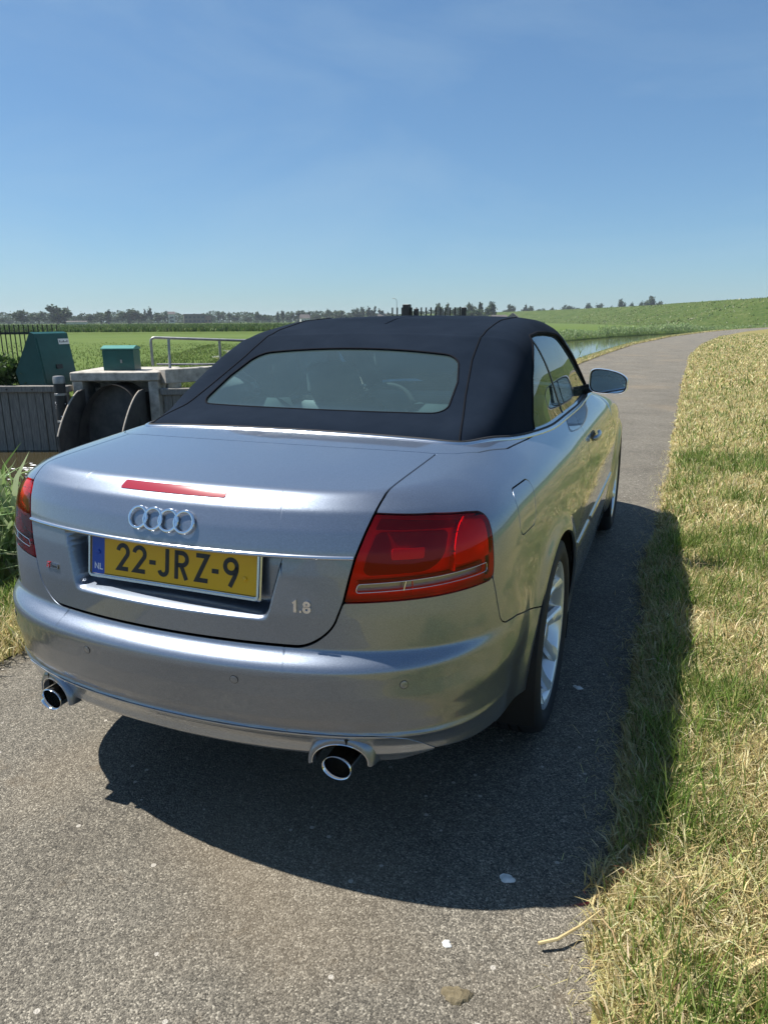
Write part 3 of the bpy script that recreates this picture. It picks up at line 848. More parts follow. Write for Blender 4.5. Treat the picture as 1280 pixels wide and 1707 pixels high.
# tail lights
def zb(x): return np.interp(x, [.48, .593, .684, .76, .81], [.737, .741, .744, .748, .752])
def s_clear(P):
    x, z = X(P), P[:, 2]; b = zb(x)
    return np.minimum(np.minimum(z-b-.0235-.012*(x-.5), b+.046+.016*(x-.5)-z), np.minimum((x-lid_half(P)-.021)*.9, np.interp(z, [.749, .913], [-.680, -.650])-P[:, 1]))
def s_inner(P):
    x, z = X(P), P[:, 2]
    a = (x-lid_half(P)-.026)*.9; b = z-zb(x)-.062; c = np.interp(x, [.545, .66, .72], [.908, .904, .898])-z; d = (.704-x)
    return np.minimum(np.minimum(rnd(d, b, .05), rnd(a, b, .02)), np.minimum(rnd(a, c, .012), rnd(d, c, .012)))
def s_upper(P):
    x, z = X(P), P[:, 2]
    return np.minimum(np.minimum((x-lid_half(P)-.018)*.9, z-np.interp(x, [.545, .66, .72], [.9145, .9105, .9045])), np.minimum(np.interp(x, [.545, .66, .72], [.940, .930, .920])-z, .716-x))
def s_outer(P):
    x, z = X(P), P[:, 2]
    return np.minimum(np.minimum(x-.722, z-zb(x)-.064), s_light(P)-.010)
def z_over(P): return np.minimum(P[:, 2]-zb(X(P))-.050, -.3-P[:, 1])
def s_bulb(P):
    x, z = X(P), P[:, 2]
    return np.minimum(np.minimum(x-.590, .660-x), np.minimum(z-.838, .866-z))
for mir in (False, True):
    hs = panel('tail_light', GB, lambda P: s_light(P)-.0025, 'reflector_red', car, off=-.024, rim=0, mirror=mir, step=1)
    panel('lens', GB, lambda P: np.minimum(s_light(P)-.0025, -s_clear(P)), 'lens_red', hs, off=.0015, rim=.027, mirror=mir)
    panel('clear_lens', GB, lambda P: np.minimum(s_clear(P), -.3-P[:, 1]), 'lens_clear', hs, off=.0015, rim=.0, mirror=mir)
    panel('reflector_bowl', GB, lambda P: np.minimum(s_clear(P)+.004, -.3-P[:, 1]), 'lamp_grey', hs, off=-.018, rim=.004, mirror=mir)
    panel('light_chamber', GB, lambda P: np.minimum(s_inner(P), -.3-P[:, 1]), 'reflector_darkred', hs, off=-.0165, rim=.008, mirror=mir)
    panel('light_chamber', GB, lambda P: np.minimum(s_upper(P), -.3-P[:, 1]), 'reflector_darkred', hs, off=-.0180, rim=.006, mirror=mir)
    panel('side_reflector', GB, lambda P: np.minimum(s_outer(P), -.3-P[:, 1]), 'side_red' if 'side_red' in MATS else 'reflector_red', hs, off=-.0070, rim=.016, mirror=mir)
    panel('lamp_wall', GB, lambda P: np.minimum(np.minimum(s_light(P)-.004, .0016-np.abs(X(P)-.7185)), z_over(P)), 'reflector_red', hs, off=-.003, rim=.022, mirror=mir)
    panel('lamp_wall', GB, lambda P: np.minimum(np.minimum(s_light(P)-.0035, .0016-np.abs(X(P)-.640)), -z_over(P)-.002-1e3*(P[:, 1] > -.3)), 'reflector_red', hs, off=-.016, rim=.010, mirror=mir)
    panel('bulb_holder', GB, lambda P: np.minimum(s_bulb(P), -.3-P[:, 1]), 'reflector_red', hs, off=-.0125, rim=.004, mirror=mir)
    P_, N_ = resample(loop_points(GB, lambda P: np.minimum(s_clear(P)-.0008, -.3-P[:, 1]))[0], .006); P_ = (P_+N_*.0012)*[-1 if mir else 1, 1, 1]
    mb = MB(); mb.tube(P_, .0008, 6, closed=True); mb.build('lens_border', 'reflector_silver', hs, True)
    P_ = [onbody(.618+.004*q, .7665+.022*q)*[-1 if mir else 1, 1, 1] for q in (0, 1)]; mb = MB(); mb.tube(P_, .0022, 6); mb.build('lens_divider', 'reflector_silver', hs, True)

# ---------------------------------------------------------------- soft top
def seam_x(y): return np.interp(y, [-.30, -.19, .024, .242, .40, .654, .92, 1.5], [.590, .566, .520, .482, .470, .466, .471, .49])
def s_rearwin(P):
    x, y = X(P), P[:, 1]
    a = y-(-.130+.20*x*x); b = (.286-.13*x*x)-y; c = np.interp(y, [-.15, -.05, .1, .26], [.482, .482, .470, .428])-x
    return np.minimum(rnd(a, c, .05), rnd(b, c, .055))
def s_sidewin(P):
    x, y, z = X(P), P[:, 1], P[:, 2]
    a = y-np.interp(z, [.95, 1.04, 1.178, 1.25, 1.307], [.262, .285, .392, .50, .62])
    b = (np.interp(y, [.5, .66, .85, 1.05, 1.30], [1.290, 1.318, 1.328, 1.326, 1.312])-z)
    t = (z-.965)/.345; c = ((2.085-.77*t)-y)*.42
    return np.where(x > .45, np.minimum(rnd(a, b, .035), np.minimum(rnd(b, c, .012), c)), -.05)
def s_above_body(P): return .010-Fbody(P[:, 0], P[:, 1], P[:, 2])
def s_hood(P): return np.minimum(s_above_body(P), 1.472-P[:, 1])
hood = panel('soft_top', GT, lambda P: np.minimum(np.minimum(s_hood(P), -s_rearwin(P)), seam_x(P[:, 1])-X(P)), 'fabric_top', car, rim=.006, both=True)
for mir in (False, True):
    panel('side_fabric', GT, lambda P: np.minimum(np.minimum(s_hood(P), -s_sidewin(P)-.012), X(P)-seam_x(P[:, 1])), 'fabric_top', hood, rim=.008, mirror=mir)
panel('rear_window', GT, lambda P: s_rearwin(P)+.006, 'glass_rear', hood, off=-.0045, rim=0, both=True)
panel('inner_lining', GT, lambda P: np.minimum(np.minimum(s_hood(P)+.02, -s_rearwin(P)-.006), -s_sidewin(P)-.004), 'interior_grey', hood, off=-.018, rim=0, both=True, step=2)
def welt(name, G, sfun, r, mat, parent, off=0, d=.012, keep=None, mirror=True, sides=8, join=False):
    ch = loop_points(G, sfun)[0]; P, N = resample(ch, d)
    if keep is not None: k = keep(P); P, N = P[k], N[k]
    P = P+N*off
    if join:
        if P[0, 1] > P[-1, 1] or abs(P[-1, 0]) < abs(P[0, 0]): P = P[::-1]
        Q = np.concatenate([(P*[-1, 1, 1])[::-1], P]); mb = MB(); mb.tube(Q, r, sides); return [mb.build(name, mat, parent, True, angle=1.3)]
    out = []
    for s in ((1, -1) if mirror else (1,)):
        mb = MB(); mb.tube(P*[s, 1, 1], r, sides); out.append(mb.build(name, mat, parent, True, angle=1.3))
    return out
welt('seam', GT, lambda P: np.where(s_hood(P) > -.003, seam_x(P[:, 1])-X(P), 1e-3*np.sign(seam_x(P[:, 1])-X(P))), .0034, 'seam_black' if 'seam_black' in MATS else 'seam_black', hood, 0, keep=lambda P: (s_hood(P) > 0) & (P[:, 1] < 1.05))
welt('window_seal', GT, s_rearwin, .0038, 'seam_black', hood, -.001, join=True)
for s, o in zip((1, -1), welt('window_frame', GT, lambda P: s_sidewin(P)+.010, .0085, 'seam_black', hood, -.004, keep=lambda P: Fbody(P[:, 0], P[:, 1], P[:, 2]) < .004)): pass
# side glass, divided by a black strip
def d_div(P): return (P[:, 1]-(.885-(P[:, 2]-1.01)*.66))*.83
for mir, dr, qt in ((False, door_r, quarter_r), (True, door_l, quarter_l)):
    panel('quarter_window', GT, lambda P: np.minimum(np.minimum(s_sidewin(P)+.008, -d_div(P)-.004), s_above_body(P)+.02), 'glass_side', car, off=-.010, rim=0, mirror=mir)
    panel('door_window', GT, lambda P: np.minimum(np.minimum(s_sidewin(P)+.008, d_div(P)-.004), s_above_body(P)+.02), 'glass_side', dr, off=-.010, rim=0, mirror=mir)
    panel('window_divider', GT, lambda P: np.minimum(np.minimum(s_sidewin(P)+.006, .0075-np.abs(d_div(P))), s_above_body(P)+.02), 'black_plastic', car, off=-.0075, rim=.006, mirror=mir)
def s_screen(P):
    x, y, z = X(P), P[:, 1], P[:, 2]
    return np.minimum(np.minimum(y-1.525, s_above_body(P)), np.interp(y, [1.5, 2.1], [.535, .615])-x)
panel('windscreen', GT, lambda P: s_screen(P)+.004, 'glass_front', car, off=-.004, rim=0, both=True)
panel('windscreen_frame', GT, lambda P: np.minimum(np.minimum(P[:, 1]-1.475, -s_screen(P)), np.minimum(-s_sidewin(P)-.010, s_above_body(P))), 'black_plastic', car, off=0, rim=.02, both=True)

# bright trim round the base of the hood and along the belt line
ch = loop_points(GB, lambda P: np.where(P[:, 1] < 2.08, Ftop(P[:, 0], P[:, 1], P[:, 2])+.004, -.01))[0]
PB, NB = resample(ch, .012)
if PB[0, 1] > PB[-1, 1]: PB, NB = PB[::-1], NB[::-1]
k = (PB[:, 1] < 1.93); PB, NB = PB[k], NB[k]
def trim_strip(name, PB, NB, w, h, mat, parent, both):
    """flat rounded moulding lying on the body, w across, h proud"""
    for s in ((1, -1) if not both else (1,)):
        Pp, Nn = (PB*[s, 1, 1], NB*[s, 1, 1])
        if both: Pp = np.concatenate([(PB*[-1, 1, 1])[::-1], PB]); Nn = np.concatenate([(NB*[-1, 1, 1])[::-1], NB])
        V = []; F = []; K = 7
        T = np.gradient(Pp, axis=0); T /= np.linalg.norm(T, axis=1, keepdims=True)
        B = np.cross(T, Nn); B /= np.linalg.norm(B, axis=1, keepdims=True)
        if s < 0: B = -B
        for i in range(len(Pp)):
            for q in range(K):
                a = math.pi*q/(K-1); V.append(Pp[i]+B[i]*(w*.5*math.cos(a)-w*.5)+Nn[i]*(h*math.sin(a)-.001))
        for i in range(len(Pp)-1):
            for q in range(K-1):
                f = (i*K+q, i*K+q+1, i*K+K+q+1, i*K+K+q); F.append(f if s > 0 else f[::-1])
        mb = MB(); mb.add(V, F); mb.build(name, mat, parent, True, angle=1.3)
def side_sign():
    B = np.cross(np.gradient(PB, axis=0), NB); i = len(PB)//3
    return 1 if B[i, 0]*PB[i, 0] < 0 else -1          # moulding must lie outwards
if side_sign() > 0: trim_strip('belt_moulding', PB, NB, .020, .006, 'satin_trim', car, True)
else: trim_strip('belt_moulding', PB[::-1], NB[::-1], .020, .006, 'satin_trim', car, True) if False else trim_strip('belt_moulding', PB, NB, -.020, .006, 'satin_trim', car, True)
mb = MB(); Q = np.concatenate([(PB*[-1, 1, 1])[::-1], PB]); mb.tube(Q+[0, 0, .002], .005, 6); mb.build('hood_hem', 'rubber', hood, True, angle=1.5)

# ---------------------------------------------------------------- rub strip, handles, mirrors
for s, dr in ((1, door_r), (-1, door_l)):
    for yy0, yy1, own in ((.93, 2.04, dr), (.47, .855, quarter_r if s > 0 else quarter_l)):
     V = []; F = []; ys = np.linspace(yy0, yy1, 34)
     prof = [(-.024, -.002), (-.020, .005), (-.008, .0085), (.008, .0085), (.020, .005), (.024, -.002)]
     for y in ys:
         z0 = .50-.012*(y-.9); 
         for dz, dx in prof:
             p = onside(y, z0+dz); V.append((s*(p[0]+dx), y, z0+dz))
     for i in range(len(ys)-1):
         for k in range(5):
             f = (i*6+k, (i+1)*6+k, (i+1)*6+k+1, i*6+k+1); F.append(f if s > 0 else f[::-1])
     F += [tuple(range(6)), tuple(range(len(V)-1, len(V)-7, -1))]
     mb = MB(); mb.add(V, F); mb.build('rub_strip', 'paint', own, True, angle=.7)
    # handle: bowed bar over a shallow dark cup
    V = []; F = []; n = 16; m_ = 10
    for i in range(n+1):
        t = i/n; y = .985+.19*t; p = onside(y, .868)
        hw = .0135*(1-.25*abs(2*t-1)**3)*(1 if 0 < i < n else .3); out_ = .010+.020*math.sin(math.pi*t)**.6
        for q in range(m_):
            a = 2*math.pi*q/m_; V.append((s*(p[0]+out_+.008*math.cos(a)*(1 if 0 < i < n else .3)), y, .868+.006*t+hw*math.sin(a)))
    for i in range(n):
        for q in range(m_):
            f = (i*m_+q, i*m_+(q+1) % m_, (i+1)*m_+(q+1) % m_, (i+1)*m_+q); F.append(f if s < 0 else f[::-1])
    F += [tuple(range(m_)), tuple(range(n*m_, n*m_+m_))]
    mb = MB(); mb.add(V, F); mb.build('door_handle', 'paint', dr, True, angle=1.2)
    V = []; F = []
    for i in range(13):
        y = .995+.17*i/12; w = .022*math.sqrt(max(1-((i-6)/6.3)**2, .02))
        for dz in (-w, 0, w):
            p = onside(y, .868+dz); V.append((s*(p[0]+.0012), y, .868+dz))
    for i in range(12):
        for q in range(2): F.append((i*3+q, i*3+q+1, i*3+q+4, i*3+q+3))
    mb = MB(); mb.add(V, F); mb.build('handle_cup', 'black_plastic', dr, True)
    # mirror
    mc = Vector((.848, 1.735, 1.066)); V = []; F = []
    def outline(a):
        # tapered rounded outline, wider and squarer inboard, x outwards
        ca, sa = math.cos(a), math.sin(a)
        x = .100*math.copysign(abs(ca)**.50, ca); z = .063*math.copysign(abs(sa)**.50, sa)
        z *= 1-.30*max(0, x/.104)**1.5*(1 if z > 0 else .15)
        z += .012*(-x/.104)*(1 if z > 0 else .2)
        return x, z
    na = 40
    rows = [(-.040, .965), (-.045, .99), (-.042, 1.0), (-.020, 1.03), (.010, 1.0), (.038, .86), (.058, .58), (.066, .25), (.067, .02)]
    for dy, k in rows:
        for i in range(na):
            x, z = outline(2*math.pi*i/na); V.append((s*(mc.x+x*k), mc.y+dy-.14*x, mc.z+z*k))
    for r in range(len(rows)-1):
        for i in range(na):
            f = (r*na+i, r*na+(i+1) % na, (r+1)*na+(i+1) % na, (r+1)*na+i); F.append(f if s > 0 else f[::-1])
    mb = MB(); mb.add(V, F); mo = mb.build('door_mirror', 'mirror_shell' if 'mirror_shell' in MATS else 'paint', car, True, angle=1.2)
    mb = MB(); V = []
    for k in (.985, .925):
        for i in range(na): x, z = outline(2*math.pi*i/na); V.append((s*(mc.x+x*k*.965), mc.y-.040-.14*x+(0 if k == 1 else .004), mc.z+z*k*.965))
    mb.add(V, [((i, (i+1) % na, na+(i+1) % na, na+i) if s < 0 else (i, na+i, na+(i+1) % na, (i+1) % na)) for i in range(na)]); mb.build('mirror_surround', 'black_plastic', mo)
    mb = MB(); V = []
    for i in range(na): x, z = outline(2*math.pi*i/na); V.append((s*(mc.x+x*.90), mc.y-.0365-.14*x, mc.z+z*.90))
    mb.add(V, [tuple(range(na))[::(1 if s < 0 else -1)]]); mb.build('mirror_glass', 'mirror_glass', mo)
    mb = MB(); mb.tube([(s*.705, 1.80, 1.005), (s*.735, 1.775, 1.02), (s*.775, 1.755, 1.035)], [.030, .026, .024], 12); mb.build('mirror_arm', 'black_plastic', mo, True)

# ---------------------------------------------------------------- wheels
def make_wheel():
    root = empty('wheel'); root.parent = car
    xo = .128                                        # outer face of the tyre from the hub plane
    R = .345
    prof = [(-.095, .262), (-.112, .272), (-.118, .300), (-.108, .330), (-.085, R-.003)]
    for g in (-.052, -.018, .018, .052): prof += [(g-.0045, R), (g-.004, R-.007), (g+.004, R-.007), (g+.0045, R)]
    prof += [(.085, R-.003), (.110, .330), (.121, .300), (.1175, .276), (.104, .262)]
    mb = MB(); mb.lathe(prof, 80, 'x'); ty = mb.build('tyre', 'tyre_rubber' if 'tyre_rubber' in MATS else 'rubber', root, True, angle=.9)
    prof = [(-.10, .262), (-.10, .245), (-.03, .225), (.06, .228), (.098, .238), (.107, .250), (.109, .258), (.103, .263)]
    mb = MB(); mb.lathe(prof, 72, 'x'); mb.build('rim', 'rim_alloy', root, True, angle=.9)
    # five pairs of spokes
    for k in range(5):
        mb = MB()
        for sg in (-1, 1):
            V = []; F = []; n = 8
            for i in range(n+1):
                t = i/n; r = .050+.188*t; an = math.radians(sg*(9+10.5*t**1.1)); w = .0155+.009*(2*t-1)**2+.004*t
                xx = .082+.030*t**1.6-.012*math.sin(math.pi*t); dep = .034-.012*t
                c, s_ = math.cos(an), math.sin(an)
                for (dw, dx) in ((-w, -dep), (-w, -.006), (-w*.55, 0), (w*.55, 0), (w, -.006), (w, -dep)):
                    V.append((xx+dx-.006, r*s_+dw*c, r*c-dw*s_))
            for i in range(n):
                for q in range(5): F.append((i*6+q, i*6+6+q, i*6+7+q, i*6+q+1))
            mb.add(V, F)
        A = Matrix.Rotation(2*math.pi*k/5+.35, 4, 'X'); mb.V = [tuple(A @ Vector(v)) for v in mb.V]
        mb.build('spoke', 'rim_alloy', root, True, angle=.5)
    mb = MB(); mb.lathe([(.03, .066), (.070, .066), (.078, .060), (.080, .036), (.088, .033), (.090, .028), (.091, .0005)], 40, 'x'); mb.build('hub_cap', 'rim_alloy', root, True, angle=.5)
    mb = MB(); mb.lathe([(.012, .155), (.022, .155), (.022, .07)], 48, 'x'); mb.build('brake_disc', 'brake_steel', root, True, angle=.5)
    return root
w0 = make_wheel()
def copy_tree(o, parent=None):
    c = o.copy(); COL.objects.link(c); c.parent = parent
    for ch in list(o.children): copy_tree(ch, c)
    return c
for i, (sx, y) in enumerate(((1, 0), (1, WB), (-1, 0), (-1, WB))):
    w = w0 if i == 0 else copy_tree(w0, car)
    w.location = (sx*.752, y, ZW); w.rotation_euler = ((.2+.7*i), 0, 0 if sx > 0 else math.pi)

# ---------------------------------------------------------------- cabin
def rbox(name, a, b, bev, mat, parent, lean=0, piv=None):
    mb = MB(); mb.box(a, b, bev)
    if lean:
        px, py, pz = piv; c, s = math.cos(lean), math.sin(lean)
        mb.V = [(x, py+(y-py)*c-(z-pz)*s, pz+(y-py)*s+(z-pz)*c) for x, y, z in mb.V]
    return mb.build(name, mat, parent, True, angle=.8)
def seat(x, y, w, front):
    root = rbox('seat', (x-w/2, y, .38), (x+w/2, y+.50, .54), .05, 'interior_grey', car)
    rbox('backrest', (x-w/2+.01, y-.07, .50), (x+w/2-.01, y+.06, 1.04), .045, 'interior_grey', root, .26, (x, y, .5))
    h = rbox('headrest', (x-.14, y-.18-.055, 1.03), (x+.14, y-.18+.06, 1.22), .05, 'interior_dark', root, .12, (x, y, 1.1))
    return root
for sx in (-.37, .37):
    seat(sx, 1.02, .52, True); 
    rbox('seat', (sx-.25, .38, .36), (sx+.25, .82, .52), .05, 'interior_grey', car)
    r_ = rbox('backrest', (sx-.25, .30, .50), (sx+.25, .42, .93), .04, 'interior_grey', car, .22, (sx, .36, .5))
    rbox('headrest', (sx-.13, .16, .955), (sx+.13, .25, 1.09), .04, 'interior_dark', r_)
rbox('parcel_shelf', (-.60, -.10, .86), (.60, .24, .90), .01, 'interior_dark', car)
rbox('dashboard', (-.68, 1.68, .62), (.68, 2.12, .955), .06, 'interior_dark', car)
mb = MB(); mb.tube([(-.37+.18*math.cos(a), 1.53+.07*math.sin(a), .86+.165*math.sin(a)) for a in np.linspace(0, 2*math.pi, 33)[:-1]], .014, 10, closed=True)
st = mb.build('steering_wheel', 'interior_dark', car, True)
for s in (1, -1):
    for z0, y0 in ((.30, 0),):
        mb = MB(); mb.box((s*.70-.02, .30, .26), (s*.70+.02, 2.05, .96), .012); mb.build('door_card', 'interior_dark', door_r if s > 0 else door_l, True, angle=.7)
rbox('inner_mirror', (-.11, 1.62, 1.235), (.11, 1.645, 1.295), .01, 'black_plastic', car)
# ---------------------------------------------------------------- ground materials
def asphalt():
    m, nt, o = new_mat('asphalt'); b = pbsdf(nt, o, (.2, .2, .2), .88, 0, Specular_IOR_Level=.35); L = nt.links.new
    v = coords(nt)
    vo = nt.nodes.new('ShaderNodeTexVoronoi'); vo.inputs['Scale'].default_value = 250; vo.inputs['Randomness'].default_value = 1; L(v, vo.inputs['Vector'])
    vs = nt.nodes.new('ShaderNodeTexVoronoi'); vs.inputs['Scale'].default_value = 480; L(v, vs.inputs['Vector'])
    sep = nt.nodes.new('ShaderNodeSeparateColor'); L(vo.outputs['Color'], sep.inputs[0])
    chip = ramp(nt, sep.outputs[0], [(0, (.030, .028, .024)), (.25, (.095, .089, .077)), (.6, (.20, .186, .160)), (.86, (.31, .288, .245)), (1, (.56, .53, .46))])
    sep2 = nt.nodes.new('ShaderNodeSeparateColor'); L(vs.outputs['Color'], sep2.inputs[0])
    chip2 = ramp(nt, sep2.outputs[0], [(0, (.06, .056, .048)), (.5, (.19, .176, .15)), (1, (.36, .335, .285))])
    c = mixc(nt, .34, chip.outputs[0], chip2.outputs[0])
    md = noise(nt, 34, 4, .65, v); mdr = ramp(nt, md.outputs[0], [(.32, (.78, .78, .78)), (.68, (1.2, 1.2, 1.2))]); c = mixc(nt, 1, c, mdr.outputs[0], 'MULTIPLY')
    big = noise(nt, 1.3, 5, .6, v); br = ramp(nt, big.outputs[0], [(.28, (.60, .575, .53)), (.5, (.76, .735, .685)), (.72, (.91, .88, .82))])
    c = mixc(nt, 1, c, br.outputs[0], 'MULTIPLY')
    d = noise(nt, 7, 6, .65, v); dr = ramp(nt, d.outputs[0], [(.60, (0, 0, 0)), (.74, (.35, .35, .35))])
    c = mixc(nt, dr.outputs[0], c, (.17, .125, .075))
    d2 = noise(nt, .55, 3, .5, v); dr2 = ramp(nt, d2.outputs[0], [(.56, (0, 0, 0)), (.72, (.40, .40, .40))]); c = mixc(nt, dr2.outputs[0], c, (.25, .19, .12))
    ck = nt.nodes.new('ShaderNodeTexVoronoi'); ck.feature = 'DISTANCE_TO_EDGE'; ck.inputs['Scale'].default_value = .75; wn = noise(nt, 3.0, 5, .6, v); wv = mixc(nt, .12, v, wn.outputs['Color']); L(wv, ck.inputs['Vector'])
    cm = noise(nt, .9, 2, .5, v); cth = ramp(nt, cm.outputs[0], [(.60, (0, 0, 0)), (.68, (1, 1, 1))]); ckr = ramp(nt, ck.outputs['Distance'], [(0, (1, 1, 1)), (.0032, (0, 0, 0))]); cf = mixc(nt, 1, ckr.outputs[0], cth.outputs[0], 'MULTIPLY')
    c = mixc(nt, mixc(nt, .35, (0, 0, 0), cf), c, (.05, .046, .04))
    vb = nt.nodes.new('ShaderNodeTexVoronoi'); vb.inputs['Scale'].default_value = 62; L(v, vb.inputs['Vector'])
    sb_ = nt.nodes.new('ShaderNodeSeparateColor'); L(vb.outputs['Color'], sb_.inputs[0]); g1 = nt.nodes.new('ShaderNodeMath'); g1.operation = 'GREATER_THAN'; g1.inputs[1].default_value = .992; L(sb_.outputs[1], g1.inputs[0])
    g2 = nt.nodes.new('ShaderNodeMath'); g2.operation = 'LESS_THAN'; g2.inputs[1].default_value = .42; L(vb.outputs['Distance'], g2.inputs[0]); g3 = nt.nodes.new('ShaderNodeMath'); g3.operation = 'MULTIPLY'; L(g1.outputs[0], g3.inputs[0]); L(g2.outputs[0], g3.inputs[1])
    c = mixc(nt, g3.outputs[0], c, (.40, .37, .32))
    L(c, b.inputs['Base Color'])
    inv = nt.nodes.new('ShaderNodeMath'); inv.operation = 'SUBTRACT'; inv.inputs[0].default_value = 1; L(vo.outputs['Distance'], inv.inputs[1])
    h2 = nt.nodes.new('ShaderNodeMath'); h2.operation = 'ADD'; L(inv.outputs[0], h2.inputs[0]); L(sep.outputs[0], h2.inputs[1])
    bump(nt, h2.outputs[0], .85, .0026, b)
asphalt()
def grass_ground(name, cols, scale=3., fine=60):
    m, nt, o = new_mat(name); b = pbsdf(nt, o, (.1, .1, .05), .95, 0, Specular_IOR_Level=.1); L = nt.links.new
    v = coords(nt); n = noise(nt, scale, 6, .62, v); f = noise(nt, fine, 4, .6, v)
    ad = nt.nodes.new('ShaderNodeMath'); ad.operation = 'MULTIPLY_ADD'; ad.inputs[1].default_value = .55; ad.inputs[2].default_value = .0
    L(f.outputs[0], ad.inputs[0]); sm = nt.nodes.new('ShaderNodeMath'); sm.operation = 'MULTIPLY_ADD'; sm.inputs[1].default_value = .45; L(n.outputs[0], sm.inputs[0]); L(ad.outputs[0], sm.inputs[2])
    r = ramp(nt, sm.outputs[0], [(p_, tuple(v_*.74 for v_ in c_)) for p_, c_ in cols]); L(r.outputs[0], b.inputs['Base Color']); bump(nt, f.outputs[0], .6, .03, b)
    return m
grass_ground('verge_soil', [(.3, (.055, .045, .022)), (.5, (.16, .125, .05)), (.7, (.30, .24, .11))])
grass_ground('verge_dry', [(.28, (.12, .125, .04)), (.45, (.24, .21, .075)), (.6, (.36, .30, .13)), (.75, (.46, .39, .20))], .9, 26)
grass_ground('field_grass', [(.25, (.085, .135, .030)), (.5, (.12, .175, .042)), (.72, (.17, .215, .062))], .12, 9)
grass_ground('dike_grass', [(.30, (.030, .062, .014)), (.45, (.065, .105, .024)), (.56, (.10, .135, .036)), (.66, (.16, .175, .07)), (.76, (.30, .28, .17))], .22, 1.5)
noisy('bank_soil', (.035, .032, .018), (.10, .09, .045), 4, .95, .5, .05)
def water():
    m, nt, o = new_mat('water'); b = pbsdf(nt, o, (.042, .034, .016), .06, 0, IOR=1.33, Specular_IOR_Level=.5)
    n = noise(nt, 2.2, 4, .55, coords(nt, 'Object', (1, 1, 1))); bump(nt, n.outputs[0], .05, .05, b)
water()
noisy('concrete', (.26, .245, .215), (.55, .51, .45), 7, .9, .4, .01, detail=8)
noisy('old_wood', (.12, .115, .105), (.27, .25, .22), 6, .9, .5, .006, stretch=(14, 14, 1))
noisy('dark_steel', (.030, .030, .030), (.075, .072, .066), 5, .5, .2, .004)
noisy('rust_edge', (.30, .26, .21), (.44, .40, .34), 20, .8)
noisy('green_paint', (.004, .058, .052), (.009, .078, .070), 5, .42)
noisy('green_paint_lid', (.05, .20, .17), (.07, .24, .20), 6, .45)
noisy('galvanised', (.22, .225, .225), (.34, .34, .335), 9, .45, metal=.6)
plain('fence_black', (.012, .013, .014), .5)
plain('sign_white', (.7, .7, .68), .5)
noisy('straw', (.38, .29, .13), (.52, .42, .22), 12, .85)
noisy('dropping_white', (.5, .5, .47), (.75, .75, .72), 60, .8)
noisy('dung_brown', (.10, .08, .045), (.20, .165, .10), 50, .95, .8, .01)
def blade_mat(name, trans=.35):
    m, nt, o = new_mat(name); L = nt.links.new
    a = nt.nodes.new('ShaderNodeAttribute'); a.attribute_name = 'col'
    d = pbsdf(nt, None, (.1, .1, .1), .6, 0, Specular_IOR_Level=.3); t = nt.nodes.new('ShaderNodeBsdfTranslucent')
    a_ = mixc(nt, 1, a.outputs['Color'], (.83, .83, .82), 'MULTIPLY'); L(a_, d.inputs['Base Color']); L(a_, t.inputs[0])
    mx = nt.nodes.new('ShaderNodeMixShader'); mx.inputs[0].default_value = trans; L(d.outputs[0], mx.inputs[1]); L(t.outputs[0], mx.inputs[2]); L(mx.outputs[0], o.inputs[0])
blade_mat('blades')
noisy('bark', (.06, .05, .04), (.12, .10, .08), 6, .95)
noisy('brick_far', (.20, .12, .09), (.28, .18, .14), 2, .9)
noisy('wall_far', (.42, .42, .40), (.55, .54, .52), .5, .9)
noisy('roof_far', (.07, .06, .06), (.13, .11, .10), 1, .9)
plain('window_far', (.03, .04, .05), .15)

# ---------------------------------------------------------------- road, verges, canal, field: strips between smooth lines
def smooth_line(pts, n):
    p = np.array(pts, float); l = np.concatenate([[0], np.cumsum(np.linalg.norm(np.diff(p, axis=0), axis=1))])
    # even in log distance so that the near part is fine
    t = np.linspace(0, 1, n)
    q = np.stack([np.interp(t, np.linspace(0, 1, len(p)), p[:, i]) for i in range(2)], 1)
    for _ in range(3): q[1:-1] = .25*q[:-2]+.5*q[1:-1]+.25*q[2:]
    return q
NS = 265
R_E = [(1.14, -90), (1.14, -35), (1.14, -9), (1.14, -5), (1.13, -2), (1.13, 0), (1.13, 2.4), (1.19, 4), (1.22, 6.4), (1.27, 9.5), (1.32, 13.4), (1.45, 20), (1.67, 29.5), (2.4, 42), (4.2, 61), (7.3, 82), (11.7, 103.8), (17, 121), (25, 136), (40, 148), (62, 150), (110, 146), (220, 140)]
L_E = [(-1.45, -90), (-1.45, -35), (-1.45, -9), (-1.45, -5), (-1.45, -2), (-1.43, 0), (-1.46, 2.4), (-1.50, 4), (-1.55, 6.4), (-1.62, 9.5), (-1.72, 13.4), (-1.80, 20), (-1.60, 29), (-1.1, 42), (.8, 62), (3.9, 82), (8.4, 105), (13.6, 123), (22.5, 140), (39, 152), (62, 154), (110, 150), (220, 144)]
NB_ = [(-2.75, -90), (-2.75, -35), (-2.75, -9), (-2.75, -5), (-2.75, -2), (-2.75, 0), (-2.8, 2.4), (-2.9, 4), (-2.85, 6.4), (-2.75, 9.5), (-2.7, 13.4), (-2.62, 20), (-2.42, 29), (-1.95, 43), (-.05, 63), (2.9, 83), (7.4, 106), (12.4, 124.5), (20.5, 143.5), (38, 156), (62, 158), (110, 154), (220, 148)]
FB_ = [(-150, -70), (-100, -38), (-60, -16), (-35, -4), (-22, 3), (-14, 6.2), (-10.6, 7.35), (-9.6, 7.9), (-8.6, 8.35), (-7.0, 9.2), (-6.9, 13), (-7.3, 20), (-7.9, 29), (-8.9, 44), (-9.8, 62), (-10.0, 78), (-6.5, 98), (-1.5, 115), (7, 136), (32, 163), (62, 166), (110, 162), (220, 156)]
RE, LE, NBK, FBK = (smooth_line(a, NS) for a in (R_E, L_E, NB_, FB_))
